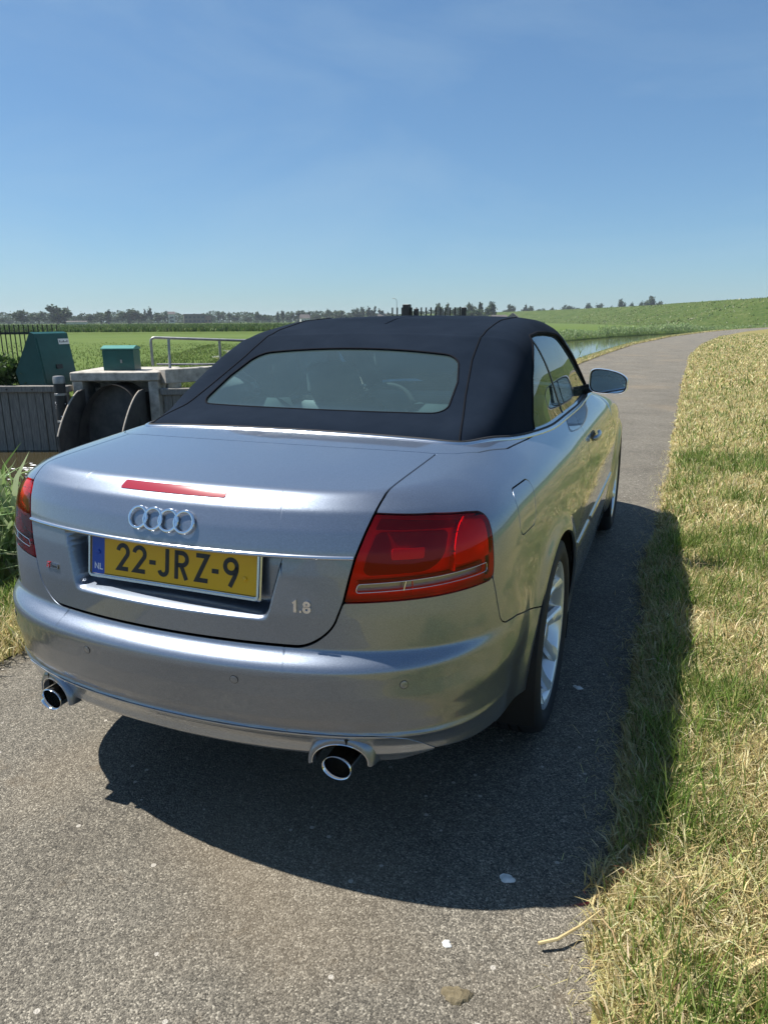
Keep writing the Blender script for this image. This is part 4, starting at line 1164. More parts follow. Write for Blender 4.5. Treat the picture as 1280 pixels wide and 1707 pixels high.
jit = rng.normal(0, .02, NS); jit = np.convolve(jit, [.25, .5, .25], 'same'); RE2 = RE.copy(); RE2[:, 0] += jit
def strip(name, lines, mat, smooth=True, kind='structure'):
    """lines: list of (N,3) arrays, left to right"""
    n = len(lines[0]); k = len(lines); V = np.concatenate(lines); F = []
    i = np.arange(n-1)
    Q = np.concatenate([np.stack([j*n+i, (j+1)*n+i, (j+1)*n+i+1, j*n+i+1], 1) for j in range(k-1)])
    o = fast_mesh(name, V, Q, None, mat, smooth=smooth); o['kind'] = kind; return o
def L3(p, z): return np.concatenate([p, np.full((len(p), 1), z)], 1)
def mixl(a, b, t): return a*(1-t)+b*t
strip('road', [L3(mixl(LE, RE, t), .018*(1-(2*t-1)**2)-.018) for t in np.linspace(-.04, 1.04, 13)], 'asphalt')
# left verge and canal bank
lines = []
for t, z in ((1.0, -1.6), (.97, -1.0), (.80, -.62), (.62, -.20), (.45, -.03), (.2, .012), (.03, .012), (0, -.012)): lines.append(L3(mixl(LE, NBK, t), z))
strip('verge_left', lines, 'verge_dry')
# right verge out to the horizon
far_r = np.stack([np.linspace(300, 2400, NS), np.linspace(-2200, 60, NS)], 1)
def off_r(d):
    T = np.gradient(RE, axis=0); T /= np.linalg.norm(T, axis=1, keepdims=True); N = np.stack([T[:, 1], -T[:, 0]], 1); return RE2+N*d
lines = [L3(RE2, -.014), L3(off_r(.03), .010)]+[L3(off_r(d), z) for d, z in ((.25, .022), (.7, .05), (1.4, .09), (2.4, .13), (4, .17), (7, .15))]
strip('verge_right', lines, 'verge_dry')
strip('meadow_right', [L3(off_r(6.6), .12), L3(off_r(9), .02), L3(mixl(off_r(9), far_r, .05), -.2), L3(far_r, -.8)], 'field_grass')
gd = MB(); gd.add([(4200*math.cos(a), 4200*math.sin(a), -2.3) for a in np.linspace(0, 2*math.pi, 49)[:-1]], [tuple(range(48))]); tag(gd.build('ground', 'field_grass'), kind='structure')
# water and canal bed edge, then the polder field
w0_ = mixl(NBK, FBK, -.05); w1_ = mixl(NBK, FBK, 1.05)
strip('canal_water', [L3(w1_, -.9), L3(mixl(w0_, w1_, .66), -.9), L3(mixl(w0_, w1_, .33), -.9), L3(w0_, -.9)], 'water', False)
a = np.linspace(math.radians(215), math.radians(50), NS); far_l = np.stack([3600*np.cos(a), 3600*np.sin(a)], 1)
TF = np.gradient(FBK, axis=0); TF /= np.linalg.norm(TF, axis=1, keepdims=True); NF = np.stack([-TF[:, 1], TF[:, 0]], 1)
LOW = np.interp(np.arange(NS), [124, 142], [0, -.50])                  # beyond the sluice the meadow lies lower
def LF(p, z): return np.concatenate([p, (z+LOW)[:, None]], 1)
lines = [L3(far_l, -2.0), L3(mixl(FBK+NF*6, far_l, .12), -.6), L3(mixl(FBK+NF*6, far_l, .02), -.5), LF(mixl(FBK+NF*6, far_l, .004), -.1), LF(FBK+NF*6, -.05), LF(FBK+NF*1.8, .0), LF(FBK+NF*.7, .02), LF(FBK+NF*.25, -.25), L3(FBK+NF*.05, -.88), L3(FBK-NF*.05, -1.6)]
strip('field', lines, 'field_grass')
strip('canal_bank', [LF(FBK+NF*.30, -.30), L3(FBK+NF*.10, -.86), L3(FBK-NF*.12, -1.3)], 'bank_soil')

# dike on the right-hand horizon
DK = smooth_line([(-420, 820), (-230, 660), (-107, 500), (-50, 395), (-12, 304), (6, 245), (23, 196), (48, 180), (100, 185), (220, 200), (420, 240)], 121)
TD = np.gradient(DK, axis=0); TD /= np.linalg.norm(TD, axis=1, keepdims=True); ND = np.stack([-TD[:, 1], TD[:, 0]], 1)
wob = np.convolve(rng.normal(0, .10, 121), np.ones(5)/5, 'same')
hz = 6.2+wob
def LZ(p, z): return np.concatenate([p, np.broadcast_to(np.asarray(z, float), (len(p),))[:, None]], 1)
strip('dike', [LZ(DK-ND*26, -.6), LZ(DK-ND*18, .9+wob), LZ(DK-ND*8, 3.6+wob), LZ(DK-ND*2.2, hz-.3), LZ(DK, hz), LZ(DK+ND*2.5, hz), LZ(DK+ND*25, -.5)] if False else
      [LZ(DK+ND*25, -.6), LZ(DK+ND*2.5, hz), LZ(DK, hz), LZ(DK-ND*2.2, hz-.35), LZ(DK-ND*8, 3.7+wob), LZ(DK-ND*18, .8+wob), LZ(DK-ND*26, -.6)], 'dike_grass')

# ---------------------------------------------------------------- grass, straw and reeds
def blades(root, h, w, lean, ang, col, bend=.5, face=None):
    """root (n,3); returns verts, quads, tris, colours: one quad and one tip triangle each"""
    n = len(root); d = np.stack([np.cos(ang), np.sin(ang)], 1)
    fa = rng.uniform(0, math.pi*2, n) if face is None else face
    s = np.stack([np.cos(fa), np.sin(fa), np.zeros(n)], 1)*w[:, None]*.5
    mid = root.copy(); mid[:, :2] += d*(h*lean*.38)[:, None]; mid[:, 2] += h*np.sqrt(np.maximum(1-(lean*.38/.55)**2, .05))*.55
    tip = root.copy(); tip[:, :2] += d*(h*lean)[:, None]; tip[:, 2] += h*np.sqrt(np.maximum(1-lean**2, .02))
    V = np.stack([root-s, root+s, mid-s*.8, mid+s*.8, tip], 1).reshape(-1, 3)
    b = np.arange(n)[:, None]*5
    Q = b+np.array([[0, 1, 3, 2]]); T = b+np.array([[2, 3, 4]])
    C = np.repeat(col, 5, 0).astype(np.float32)
    return V, Q, T, C
def cat_blades(name, parts, mat='blades', label=None, cat=None, parent=None):
    V = []; Q = []; T = []; C = []; n = 0
    for v, q, t, c in parts:
        V.append(v); Q.append(q+n); T.append(t+n); C.append(c); n += len(v)
    o = fast_mesh(name, np.concatenate(V), np.concatenate(Q), np.concatenate(T), mat, parent, np.concatenate(C))
    if label: tag(o, label, cat, kind='stuff')
    return o
GREENS = np.array([(.20, .29, .055), (.155, .25, .042), (.27, .35, .085), (.36, .41, .13), (.115, .20, .035)])
STRAWS = np.array([(.70, .59, .31), (.58, .48, .22), (.78, .70, .43), (.44, .35, .16), (.62, .58, .27)])
def pick(pal, n, var=.18):
    c = pal[rng.integers(0, len(pal), n)]; return c*(1+rng.normal(0, var, (n, 1)))*(1+rng.normal(0, .05, (n, 3)))
def pnoise(x, y, sc, seed=0):
    """cheap smooth value noise"""
    r = np.random.default_rng(seed); g = r.random((64, 64)); u, v = x*sc, y*sc; i, j = np.floor(u).astype(int), np.floor(v).astype(int); fu, fv = u-i, v-j
    fu, fv = fu*fu*(3-2*fu), fv*fv*(3-2*fv); G = lambda a, b: g[a % 64, b % 64]
    return (G(i, j)*(1-fu)+G(i+1, j)*fu)*(1-fv)+(G(i, j+1)*(1-fu)+G(i+1, j+1)*fu)*fv
edge_x = lambda y: np.interp(y, RE2[:, 1], RE2[:, 0])
def verge_z(x, y):
    d = x-edge_x(y); return np.interp(d, [0, .03, .25, .7, 1.4, 2.4, 4, 7], [-.004, .010, .022, .05, .09, .13, .17, .15])
def scatter(x0, x1, y0, y1, n):
    return rng.uniform(x0, x1, n), rng.uniform(y0, y1, n)
parts = []
def tufts(d0, d1, y0, y1, n, hs, ws, green, flat, tuft=6, spread=.03):
    k = n//tuft; d, y = scatter(d0, d1, y0, y1, k)
    d = np.repeat(d, tuft)+rng.normal(0, spread, k*tuft); y = np.repeat(y, tuft)+rng.normal(0, spread, k*tuft)
    d = d+.05*(pnoise(d*0+3.3, y, 2.2, 5)-.35)
    ok = d > .10*(pnoise(y*0+1.7, y, 3.7, 21)-.5)+.06*(pnoise(y*0+4.7, y, 11., 22)-.5)-.015; d, y = d[ok], y[ok]; x = edge_x(y)+d; n = len(x)
    p = pnoise(x, y, 2.3, 1)*.35+pnoise(x, y, 6.5, 2)*.4+pnoise(x, y, 15, 4)*.25
    g = rng.random(n) < green*np.clip(.40+2.2*(p-.5), .07, 1.2)*np.clip(.15+d/.16, 0, 1)
    h = hs*rng.uniform(.45, 1.25, n)*np.where(g, 1.0, .8)*np.clip(.5+d/.25, .5, 1)
    lean = np.where(g, rng.uniform(.15, .75, n), np.where(rng.random(n) < flat, rng.uniform(.88, .995, n), rng.uniform(.3, .85, n)))
    col = np.where(g[:, None], pick(GREENS, n), pick(STRAWS, n))
    ang = rng.uniform(0, 2*math.pi, n)
    z = verge_z(x, y)+np.where(lean > .87, rng.uniform(.0, .035, n)*np.clip(d/.1, .1, 1), 0)
    parts.append(blades(np.stack([x, y, z], 1), h, ws*rng.uniform(.6, 1.4, n), lean, ang, col))
tufts(-.02, .95, -1.6, .4, 40000, .075, .0032, .35, .85)
tufts(-.02, .95, -1.6, .4, 33000, .150, .0040, 1.15, .35, 14, .022)
tufts(-.02, 1.0, .4, 2.6, 24000, .08, .0042, .35, .85)
tufts(-.02, 1.0, .4, 2.6, 21000, .145, .0050, 1.1, .4, 14, .028)
tufts(-.02, 1.5, 2.6, 6, 20000, .09, .0065, .35, .85)
tufts(-.02, 1.5, 2.6, 6, 18000, .145, .0075, .95, .4, 12, .04)
tufts(-.02, 3.0, 6, 13, 36000, .12, .011, .42, .6, 7, .05)
tufts(-.02, 6.0, 13, 30, 36000, .13, .02, .34, .6, 8, .09)
tufts(-.02, 8.0, 30, 62, 20000, .15, .04, .34, .6, 8, .14)
n = 900; y = rng.uniform(-1.4, 6, n); d = -np.abs(rng.normal(0, .055, n)); x = edge_x(y)+d
parts.append(blades(np.stack([x, y, np.full(n, -.002)+rng.uniform(.001, .008, n)], 1), rng.uniform(.02, .075, n), rng.uniform(.0015, .003, n), rng.uniform(.97, .999, n), rng.uniform(0, 6.28, n), pick(STRAWS, n)))
cat_blades('verge_grass', parts, label='mown green and straw-yellow grass of the verge right of the road', cat='grass')
# a few broad weed leaves among the grass
wp = []
for _ in range(46):
    y = rng.uniform(-1.25, 4); d = rng.uniform(.08, .9); x = float(edge_x(y))+d; nl = rng.integers(3, 6)
    rt_ = np.repeat([[x, y, float(verge_z(np.array([x]), np.array([y]))[0])+.02]], nl, 0)
    wp.append(blades(rt_, rng.uniform(.05, .085, nl), rng.uniform(.018, .03, nl), rng.uniform(.5, .9, nl), rng.uniform(0, 6.28, nl), pick(np.array([(.07, .15, .025), (.09, .19, .035)]), nl)))
cat_blades('verge_weeds', wp, label='broad green weed leaves scattered in the mown verge grass', cat='weeds')

# left verge: short dry grass, then reeds at the water
parts = []
def left_grass(d0, d1, y0, y1, n, hs, ws, green):
    d, y = scatter(d0, d1, y0, y1, n); x = np.interp(y, LE[:, 1], LE[:, 0])-d; wid = np.interp(y, NBK[:, 1], np.interp(NBK[:, 1], LE[:, 1], LE[:, 0])-NBK[:, 0])
    t = d/wid; z = np.interp(t, [0, .03, .2, .45, .62, .8, .97], [-.004, .01, .012, -.03, -.20, -.62, -1.0])
    p = pnoise(x, y, 2.0, 9); g = rng.random(n) < green*(.3+p)*np.clip(.3+d*1.5, 0, 1.3)
    h = hs*rng.uniform(.4, 1.3, n); lean = np.where(g, rng.uniform(.1, .7, n), rng.uniform(.4, .98, n))
    parts.append(blades(np.stack([x, y, z], 1), h, ws*rng.uniform(.6, 1.4, n), lean, rng.uniform(0, 6.28, n), np.where(g[:, None], pick(GREENS, n), pick(STRAWS, n))))
left_grass(-.05, 1.25, -1.7, 3.2, 34000, .12, .006, .75)
left_grass(-.02, 1.1, 3.2, 14, 14000, .13, .012, .8)
left_grass(-.02, .55, 14, 40, 18000, .11, .018, .55)
left_grass(-.02, .55, 40, 95, 9000, .12, .035, .5)
cat_blades('verge_grass', parts, label='patchy dry grass of the bank left of the road', cat='grass')

REEDS = np.array([(.24, .31, .15), (.18, .26, .10), (.33, .38, .22), (.14, .21, .07)])
def reed_bed(name, x, y, z, h, label, leaves=5, w=.018):
    n = len(x); P = []
    stem = np.stack([x, y, z], 1)
    P.append(blades(stem, h, np.full(n, w*.35), rng.uniform(.03, .22, n), rng.uniform(0, 6.28, n), pick(REEDS, n)))
    for k in range(leaves):
        t = rng.uniform(.25, .95, n); r = stem.copy(); r[:, 2] += h*t*.93; r[:, :2] += rng.normal(0, .02, (n, 2))
        P.append(blades(r, h*rng.uniform(.22, .42, n), w*rng.uniform(.7, 1.3, n), rng.uniform(.45, .93, n), rng.uniform(0, 6.28, n), pick(REEDS, n)))
    return cat_blades(name, P, label=label, cat='reeds')
REEDS = REEDS*1.45
y = rng.uniform(.35, 1.22, 270); x = np.interp(y, NBK[:, 1], NBK[:, 0])+rng.uniform(-.12, .25, 270)
reed_bed('reeds', x, y, np.full(270, -.85), rng.uniform(.9, 1.36, 270)*np.clip(1-(y-.9)*.5, .6, 1), 'tall green reeds at the water edge left of the car', 7, .030)
y = np.concatenate([rng.uniform(2.4, 22, 90), rng.uniform(22, 60, 70)]); x = np.interp(y, NBK[:, 1], NBK[:, 0])+rng.uniform(-.1, .2, 160)
reed_bed('reeds', x, y, np.full(160, -.85), rng.uniform(.5, 1.1, 160), 'thin scattered reeds along the near canal edge beyond the car', 5, .03)
n = 6500; i = rng.uniform(120, 246, n); x = np.interp(i, np.arange(NS), FBK[:, 0]); y = np.interp(i, np.arange(NS), FBK[:, 1]); nx = np.interp(i, np.arange(NS), NF[:, 0]); ny = np.interp(i, np.arange(NS), NF[:, 1])
dd = rng.uniform(.05, 1.4, n); hh = rng.uniform(.3, .75, n)*(.30+1.0*pnoise(x, y, .12, 3)+.5*(y > 95)); x = x+nx*dd; y = y+ny*dd

reed_bed('reeds', x, y, np.interp(dd, [.05, .25, .7], [-.88, -.70, -.50])+np.interp(i, [124, 142], [.45, 0]), hh, 'grey-green reed belt on the far bank of the canal', 4, .07)

# taller grass on the field edge around the sluice
parts = []
def field_grass(n, i0, i1, d0, d1, h, w, pal):
    i = rng.uniform(i0, i1, n); x = np.interp(i, np.arange(NS), FBK[:, 0]); y = np.interp(i, np.arange(NS), FBK[:, 1]); nx = np.interp(i, np.arange(NS), NF[:, 0]); ny = np.interp(i, np.arange(NS), NF[:, 1]); d = rng.uniform(d0, d1, n)
    parts.append(blades(np.stack([x+nx*d, y+ny*d, np.interp(d, [.25, .7, 1.8, 6, 40], [-.25, .02, 0, -.05, -.1])], 1), h*rng.uniform(.4, 1.2, n), w*rng.uniform(.6, 1.4, n), rng.uniform(.1, .7, n), rng.uniform(0, 6.28, n), pick(pal, n)))
FG = np.array([(.15, .21, .05), (.18, .24, .06), (.12, .18, .04), (.23, .27, .09)])
field_grass(9000, 54, 129, .5, 7, .20, .02, FG); field_grass(20000, 54, 154, 7, 34, .10, .028, FG)
cat_blades('field_tufts', parts, label='uneven green meadow grass behind the sluice', cat='grass')
ROADPTS = {'drop1': (.885, -.788), 'drop2': (.798, -1.045), 'dung': (.858, -1.164), 'drop3': (.930, .324)}
# ---------------------------------------------------------------- sluice on the far bank
SO = Vector((-9.03, 7.85, 0)); E1 = Vector((.929, .370, 0)); E2 = Vector((-.370, .929, 0))
SM = Matrix((E1, E2, Vector((0, 0, 1)))).transposed().to_4x4(); SM.translation = SO        # a right, b away, z up
def sb(name, a, b, mat, parent=None, bev=0, rot=None):
    mb = MB(); mb.box(a, b, bev)
    M = SM if rot is None else SM @ rot
    mb.V = [tuple(M @ Vector(v)) for v in mb.V]; return mb.build(name, mat, parent)
slu = tag(empty('concrete_sluice'), 'grey concrete culvert head with square legs across the canal', 'sluice')
sb('deck_slab', (0, 0, .36), (1.60, 1.55, .52), 'concrete', slu, .015)
sb('leg', (.02, .03, -1.4), (.20, .26, .358), 'concrete', slu, .012)
sb('leg', (1.40, .03, -1.4), (1.58, .26, .358), 'concrete', slu, .012)
sb('back_wall', (.0, 1.2, -1.4), (1.6, 1.5, .358), 'concrete', slu)
sb('side_wall', (-.02, .262, -1.4), (.10, 1.2, .357), 'concrete', slu); sb('side_wall', (1.50, .262, -1.4), (1.62, 1.2, .357), 'concrete', slu)
mb = MB(); mb.box((0, -.12, .30), (1.25, .12, .56), .012); M = SM @ Matrix.Translation((1.64, .14, 0)) @ Matrix.Rotation(math.radians(48), 4, 'Z')
mb.V = [tuple(M @ Vector(v)) for v in mb.V]; mb.build('wing_wall', 'concrete', slu)
for r in range(3):
    for k in range(6):
        x0 = .21+k*.2+(.1 if r % 2 else 0); x1 = min(x0+.194, 1.39)
        if x0 < 1.38: sb('brick', (x0, .60+.006*((k+r) % 3), .11+r*.083), (x1, .70, .187+r*.083), 'concrete', slu)
# steel chute under the slab: two curved side plates, a dark barrel behind
ch_ = tag(empty('steel_chute'), 'dark steel chute with two curved rust-edged side plates under the concrete slab', 'chute')
def plate_curve(n=16):
    return [(-1.02+1.05*i/n, -.50+.72*math.sin(math.pi/2*(i/n))**.85) for i in range(n+1)]
for a0, sh in ((.20, .10), (1.30, .10)):
    cv = plate_curve(); V = []; F = []
    for k, th in enumerate((0, .035)):
        for b, z in cv: V.append(SM @ Vector((a0+th-.10*(1-(b+1)*.95), b, z)))
        for b, z in cv: V.append(SM @ Vector((a0+th-.10*(1-(b+1)*.95)+.0, b, -1.3)))
    n = len(cv); o = 2*n
    for i in range(n-1):
        F += [(i, i+1, n+i+1, n+i), (o+i, o+n+i, o+n+i+1, o+i+1), (i, o+i, o+i+1, i+1)]
    F += [(0, n, o+n, o), (n-1, o+n-1, o+2*n-1, 2*n-1)]
    mb = MB(); mb.add(V, F); mb.build('side_plate', 'dark_steel', ch_)
    mb = MB(); mb.tube([SM @ Vector((a0+.017-.10*(1-(b+1)*.95), b, z+.006)) for b, z in cv[:-3]], .014, 8); mb.build('plate_edge', 'rust_edge', ch_, True)
V = []; F = []; n = 22
for i in range(n+1):
    a = math.pi*i/n
    for b in (-.42, .05, .55, 1.15): V.append(SM @ Vector((.78-.56*math.cos(a), b+.35*math.sin(a)*(b < .1), -.62+(.92)*math.sin(a)**.9)))
for i in range(n):
    for k in range(3): F.append((i*4+k, i*4+k+1, i*4+k+5, i*4+k+4))
mb = MB(); mb.add(V, F); mb.build('barrel', 'dark_steel', ch_, True)
mb = MB(); mb.add([SM @ Vector((.22, .02+.3*0, -1.3)), SM @ Vector((1.38, .02, -1.3))]+[SM @ Vector((.78+.58*math.cos(math.pi*i/14), .02+.22*math.sin(math.pi*i/14), -.62+.90*math.sin(math.pi*i/14)**.9)) for i in range(15)], [(0, 1)+tuple(range(2, 17))]); mb.build('barrel_end', 'dark_steel', ch_, True)  # disc added to close the barrel and keep its back dark
sb('weir_sill', (.26, -.50, -1.4), (1.30, -.40, -.74), 'dark_steel', ch_)
m, nt, o = new_mat('falling_water'); bb = pbsdf(nt, None, (.75, .78, .76), .25); tr_ = nt.nodes.new('ShaderNodeBsdfTransparent')
wv = noise(nt, 5, 3, .6, coords(nt, 'Object', (9, 9, .5))); rr = ramp(nt, wv.outputs[0], [(.42, (0, 0, 0)), (.58, (.8, .8, .8))]); ms = nt.nodes.new('ShaderNodeMixShader')
nt.links.new(rr.outputs[0], ms.inputs[0]); nt.links.new(tr_.outputs[0], ms.inputs[1]); nt.links.new(bb.outputs[0], ms.inputs[2]); nt.links.new(ms.outputs[0], o.inputs[0])
V = []; F = []
for i in range(25):
    a = .28+1.0*i/24
    for k in range(6): t = k/5; V.append(SM @ Vector((a, -.51-.10*math.sqrt(t), -.735-.17*t*t)))
for i in range(24):
    for k in range(5): F.append((i*6+k, i*6+k+1, i*6+k+7, i*6+k+6))
mb = MB(); mb.add(V, F); fo = mb.build('falling_water', 'falling_water', None, True); tag(fo, kind='structure')
# foam flecks drifting away from the outfall
V = []; F = []
for k in range(150):
    t = rng.uniform(0, 1)**1.4; c0 = SM @ Vector((rng.uniform(.1, 1.2)-1.2*t, -.65-3.4*t+rng.normal(0, .35), -.8945)); r = rng.uniform(.012, .05)*(1-.5*t); q = rng.integers(5, 8); b0 = len(V)
    for j in range(q): an = 2*math.pi*j/q; rr_ = r*rng.uniform(.6, 1.3); V.append((c0.x+rr_*math.cos(an)*1.6, c0.y+rr_*math.sin(an), c0.z))
    F.append(tuple(range(b0, b0+q)))
fm = mesh('foam', V, F, 'white_paint'); tag(fm, 'small white foam flecks floating on the brown canal water', 'foam', kind='stuff')

# timber sheet piling
pil = tag(empty('timber_piling'), 'weathered grey vertical plank wall at the water left of the sluice', 'plank wall')
a = -4.2; k = 0
while a < -.10:
    w = rng.uniform(.135, .185); a1 = min(a+w, -.06); dz = rng.uniform(-.01, .01); db = rng.uniform(-.012, .012)
    sb('plank', (a+.005, -.02+db, -1.5), (a1-.005, .045+db, .20+dz), 'old_wood', pil, .004); a = a1; k += 1
sb('cap_beam', (-4.25, -.075, .17), (-.02, .14, .285), 'old_wood', pil, .010)
for k in range(9): 
    mb = MB(); mb.lathe([(0, .020), (-.012, .018), (-.016, .008), (-.016, .0005)], 10, 'y'); M = SM @ Matrix.Translation((-3.9+k*.46, -.076, .228)); mb.V = [tuple(M @ Vector(v)) for v in mb.V]; mb.build('bolt', 'dark_steel', pil)
pr_ = tag(empty('timber_piling'), 'short weathered plank wall right of the sluice under the railing', 'plank wall')
a = 1.66
while a < 2.9: sb('plank', (a+.004, .05, -1.5), (a+.15, .11, .12), 'old_wood', pr_, .004); a += .156
sb('cap_beam', (1.62, .0, .10), (3.0, .16, .22), 'old_wood', pr_, .010)

# mooring post
po = tag(empty('mooring_post'), 'black post with white cap and two white bands beside the plank wall', 'post')
PC = (SM @ Vector((-.02, -.42, 0)))
def pl(name, prof, mat): mb = MB(); mb.lathe(prof, 24, 'z', (PC.x, PC.y, 0)); return mb.build(name, mat, po, True, angle=.6)
pl('shaft', [(-1.6, .098), (.38, .098)], 'fence_black'); pl('cap', [(.36, .101), (.455, .101), (.485, .09), (.492, .04), (.493, .001)], 'galvanised')
pl('band', [(.150, .0985), (.152, .1015), (.188, .1015), (.190, .0985)], 'galvanised'); pl('band', [(-.330, .0985), (-.328, .1015), (-.292, .1015), (-.290, .0985)], 'galvanised')
for k in range(16):
    an = rng.uniform(3.2, 6.2); z = rng.uniform(-.62, .06); r = rng.uniform(.006, .012); M = Matrix.Translation((PC.x, PC.y, z)) @ Matrix.Rotation(an, 4, 'Z')
    mb = MB(); mb.prism([(r*math.cos(t), r*1.5*math.sin(t)) for t in np.linspace(0, 6.28, 7)[:-1]], .098, .1005, M @ Matrix.Rotation(math.pi/2, 4, 'Y')); mb.build('paint_fleck', 'white_paint', po)

# green cabinets
cab = tag(empty('equipment_cabinet'), 'large dark green metal cabinet with a sloping side behind the plank wall', 'cabinet')
prof = [(-.98, .19), (-.52, .19), (-.64, 1.20), (-.71, 1.23), (-1.05, .52)]
V = []; 
for da, db, dz in ((0, .16, 0), (.29, .92, .0)):
    for q, (a, z) in enumerate(prof): V.append(SM @ Vector((a+da, .0+db, z+dz)))
n = len(prof); F = [tuple(range(n))[::-1], tuple(range(n, 2*n))]+[(i, (i+1) % n, n+(i+1) % n, n+i) for i in range(n)]
mb = MB(); mb.add([tuple(v) for v in V], F); mb.build('housing', 'green_paint', cab)
def on_front(u, v, off=.004):
    """point on the long face: u along it, v up from the bottom"""
    A = SM @ Vector((-.52, .16, .19)); B = SM @ Vector((-.23, .92, .19)); C_ = SM @ Vector((-.64, .16, 1.20)); nn = (B-A).cross(C_-A).normalized()
    return A+(B-A)*u+(C_-A)*v+nn*off, nn, (B-A).normalized()
def face_panel(name, u0, u1, v0, v1, mat, th=.006):
    c4 = [on_front(u, v, o_)[0] for o_ in (.001, th) for u, v in ((u0, v0), (u1, v0), (u1, v1), (u0, v1))]
    mb = MB(); mb.add([tuple(v) for v in c4], [(0, 3, 2, 1), (4, 5, 6, 7), (0, 1, 5, 4), (1, 2, 6, 5), (2, 3, 7, 6), (3, 0, 4, 7)]); return mb.build(name, mat, cab)
face_panel('door', .05, .95, .12, .93, 'green_paint', .010); lb = face_panel('label_plate', .66, .98, .80, .90, 'sign_white', .014); face_panel('handle', .42, .60, .36, .44, 'fence_black', .03)
mb = MB()
for k in range(7):
    p0 = on_front(.69+.037*k, .83, .0145)[0]; p1 = on_front(.69+.037*k+.022, .83+.02+.02*(k % 3 == 0), .0165)[0]; mb.box((min(p0.x, p1.x), min(p0.y, p1.y), p0.z), (max(p0.x, p1.x), max(p0.y, p1.y), p1.z))
mb.build('label_print', 'ink_black', lb)
sb('plinth', (-.96, .155, -.10), (-.53, .9, .188), 'green_paint', cab)
bx = tag(empty('control_box'), 'small teal green metal box with pitched lid on the concrete slab', 'box')
sb('housing', (.47, .42, .52), (1.05, .80, .90), 'green_paint', bx, .006)
mb = MB(); prf = [(.40, .905), (.40, .925), (.56, .975), (.64, .975), (.82, .925), (.82, .905)]
V = [SM @ Vector((a, b, z)) for a in (.455, 1.065) for b, z in prf]; n = 6
mb.add([tuple(v) for v in V], [tuple(range(n)), tuple(range(2*n-1, n-1, -1))]+[(i, n+i, n+(i+1) % n, (i+1) % n) for i in range(n)]); mb.build('lid', 'green_paint_lid', bx)
sb('latch', (.80, .405, .66), (.83, .42, .72), 'galvanised', bx)

# railing
ra = tag(empty('railing'), 'grey tubular steel railing standing on the sluice', 'railing')
def rb(name, pts, r=.026): mb = MB(); mb.tube([SM @ Vector(p) for p in pts], r, 10); return mb.build(name, 'galvanised', ra, True, angle=1.)
rb('top_rail', [(1.345, .58, 1.02), (1.35, .585, 1.075), (1.38, .60, 1.105), (1.42, .61, 1.112), (2.95, .92, 1.045), (3.6, 1.05, 1.04)])
rb('bottom_rail', [(1.41, .61, .62), (2.95, .92, .60), (3.6, 1.05, .60)], .02)
rb('post', [(1.345, .58, .60), (1.345, .58, 1.02)]); rb('post', [(1.63, .30, .02), (1.66, .60, .55), (1.66, .66, 1.10)]); rb('post', [(2.57, .85, .1), (2.57, .85, 1.06)]); rb('post', [(3.55, 1.04, -.2), (3.55, 1.04, 1.04)])

# bar fences
def bar_fence(label, A, B, n, z0, z1, posts, rails, r=.011):
    f = tag(empty('bar_fence', tuple(A)), label, 'fence', 'black bar fences'); 
    d = Vector(B)-Vector(A)
    bm = MB(); bm.tube([(0, 0, z0), (0, 0, z1)], r, 6); me = None
    for i in range(n):
        p = d*(i/(n-1))
        if me is None: o = bm.build('bar', 'fence_black', f); me = o.data; o.location = p
        else: o = link('bar', me, None, f); o.location = p
    for z in rails: mb = MB(); mb.box((0, -.008, z-.02), (d.length, .008, z+.02)); o = mb.build('rail', 'fence_black', f); o.rotation_euler = (0, 0, math.atan2(d.y, d.x))
    for t, w, h in posts: mb = MB(); q = d*t; mb.box((q.x-w, q.y-w, z0-.3), (q.x+w, q.y+w, h), .008); mb.build('post', 'fence_black', f)
    return f
bar_fence('black bar fence at the left edge behind the green cabinet', SM @ Vector((-3.4, .85, 0)), SM @ Vector((-.55, .95, 0)), 33, .0, 1.36, ((.0, .04, 1.40), (.545, .045, 1.40)), (1.20, .35))
CF = Vector((CAM[0], CAM[1], 0))
def fd(px, D): return CF+E2*D+E1*((px-640)/1200*D)
bar_fence('black bar fence with a thick gate post rising behind the car roof', fd(655, 16), fd(771, 16), 16, .1, 1.665, ((.20, .075, 1.73), (.99, .05, 1.66), (.33, .045, 1.64)), (.5,), .016)
dm = MB(); p0, p1 = fd(640, 16), fd(790, 16); dm.box((0, -.35, -1.6), ((p1-p0).length, .35, .12), .03); do = dm.build('concrete_dam', 'concrete'); do.location = p0; do.rotation_euler = (0, 0, math.atan2(E1.y, E1.x)); tag(do, 'low concrete dam across the canal under the black bar fence behind the car', 'dam')

# leafy bush below the left fence
def leaf_cloud(n, cx, rad, size, pal, seed=0, flat=.6):
    """leaf quads spread in clumps through an ellipsoid"""
    r = np.random.default_rng(seed); k = max(6, n//60)
    cc = r.normal(0, 1, (k, 3)); cc /= np.linalg.norm(cc, axis=1, keepdims=True); cc *= (r.random((k, 1))**.4)*.85
    which = r.integers(0, k, n); p = cc[which]+r.normal(0, .16, (n, 3)); p = p*np.array(rad)+np.array(cx)
    s = size*r.uniform(.5, 1.4, n); u = r.normal(0, 1, (n, 3)); u /= np.linalg.norm(u, axis=1, keepdims=True); v = np.cross(u, r.normal(0, 1, (n, 3))); v /= np.linalg.norm(v, axis=1, keepdims=True)
    V = np.stack([p-u*s[:, None], p-v*s[:, None]*flat, p+u*s[:, None], p+v*s[:, None]*flat], 1).reshape(-1, 3)
    Q = np.arange(4*n).reshape(-1, 4); br = .8+.4*r.random(k)
    col = pal[r.integers(0, len(pal), n)]*(br[which]*(1+r.normal(0, .12, n)))[:, None]
    return V, Q, np.repeat(col, 4, 0)
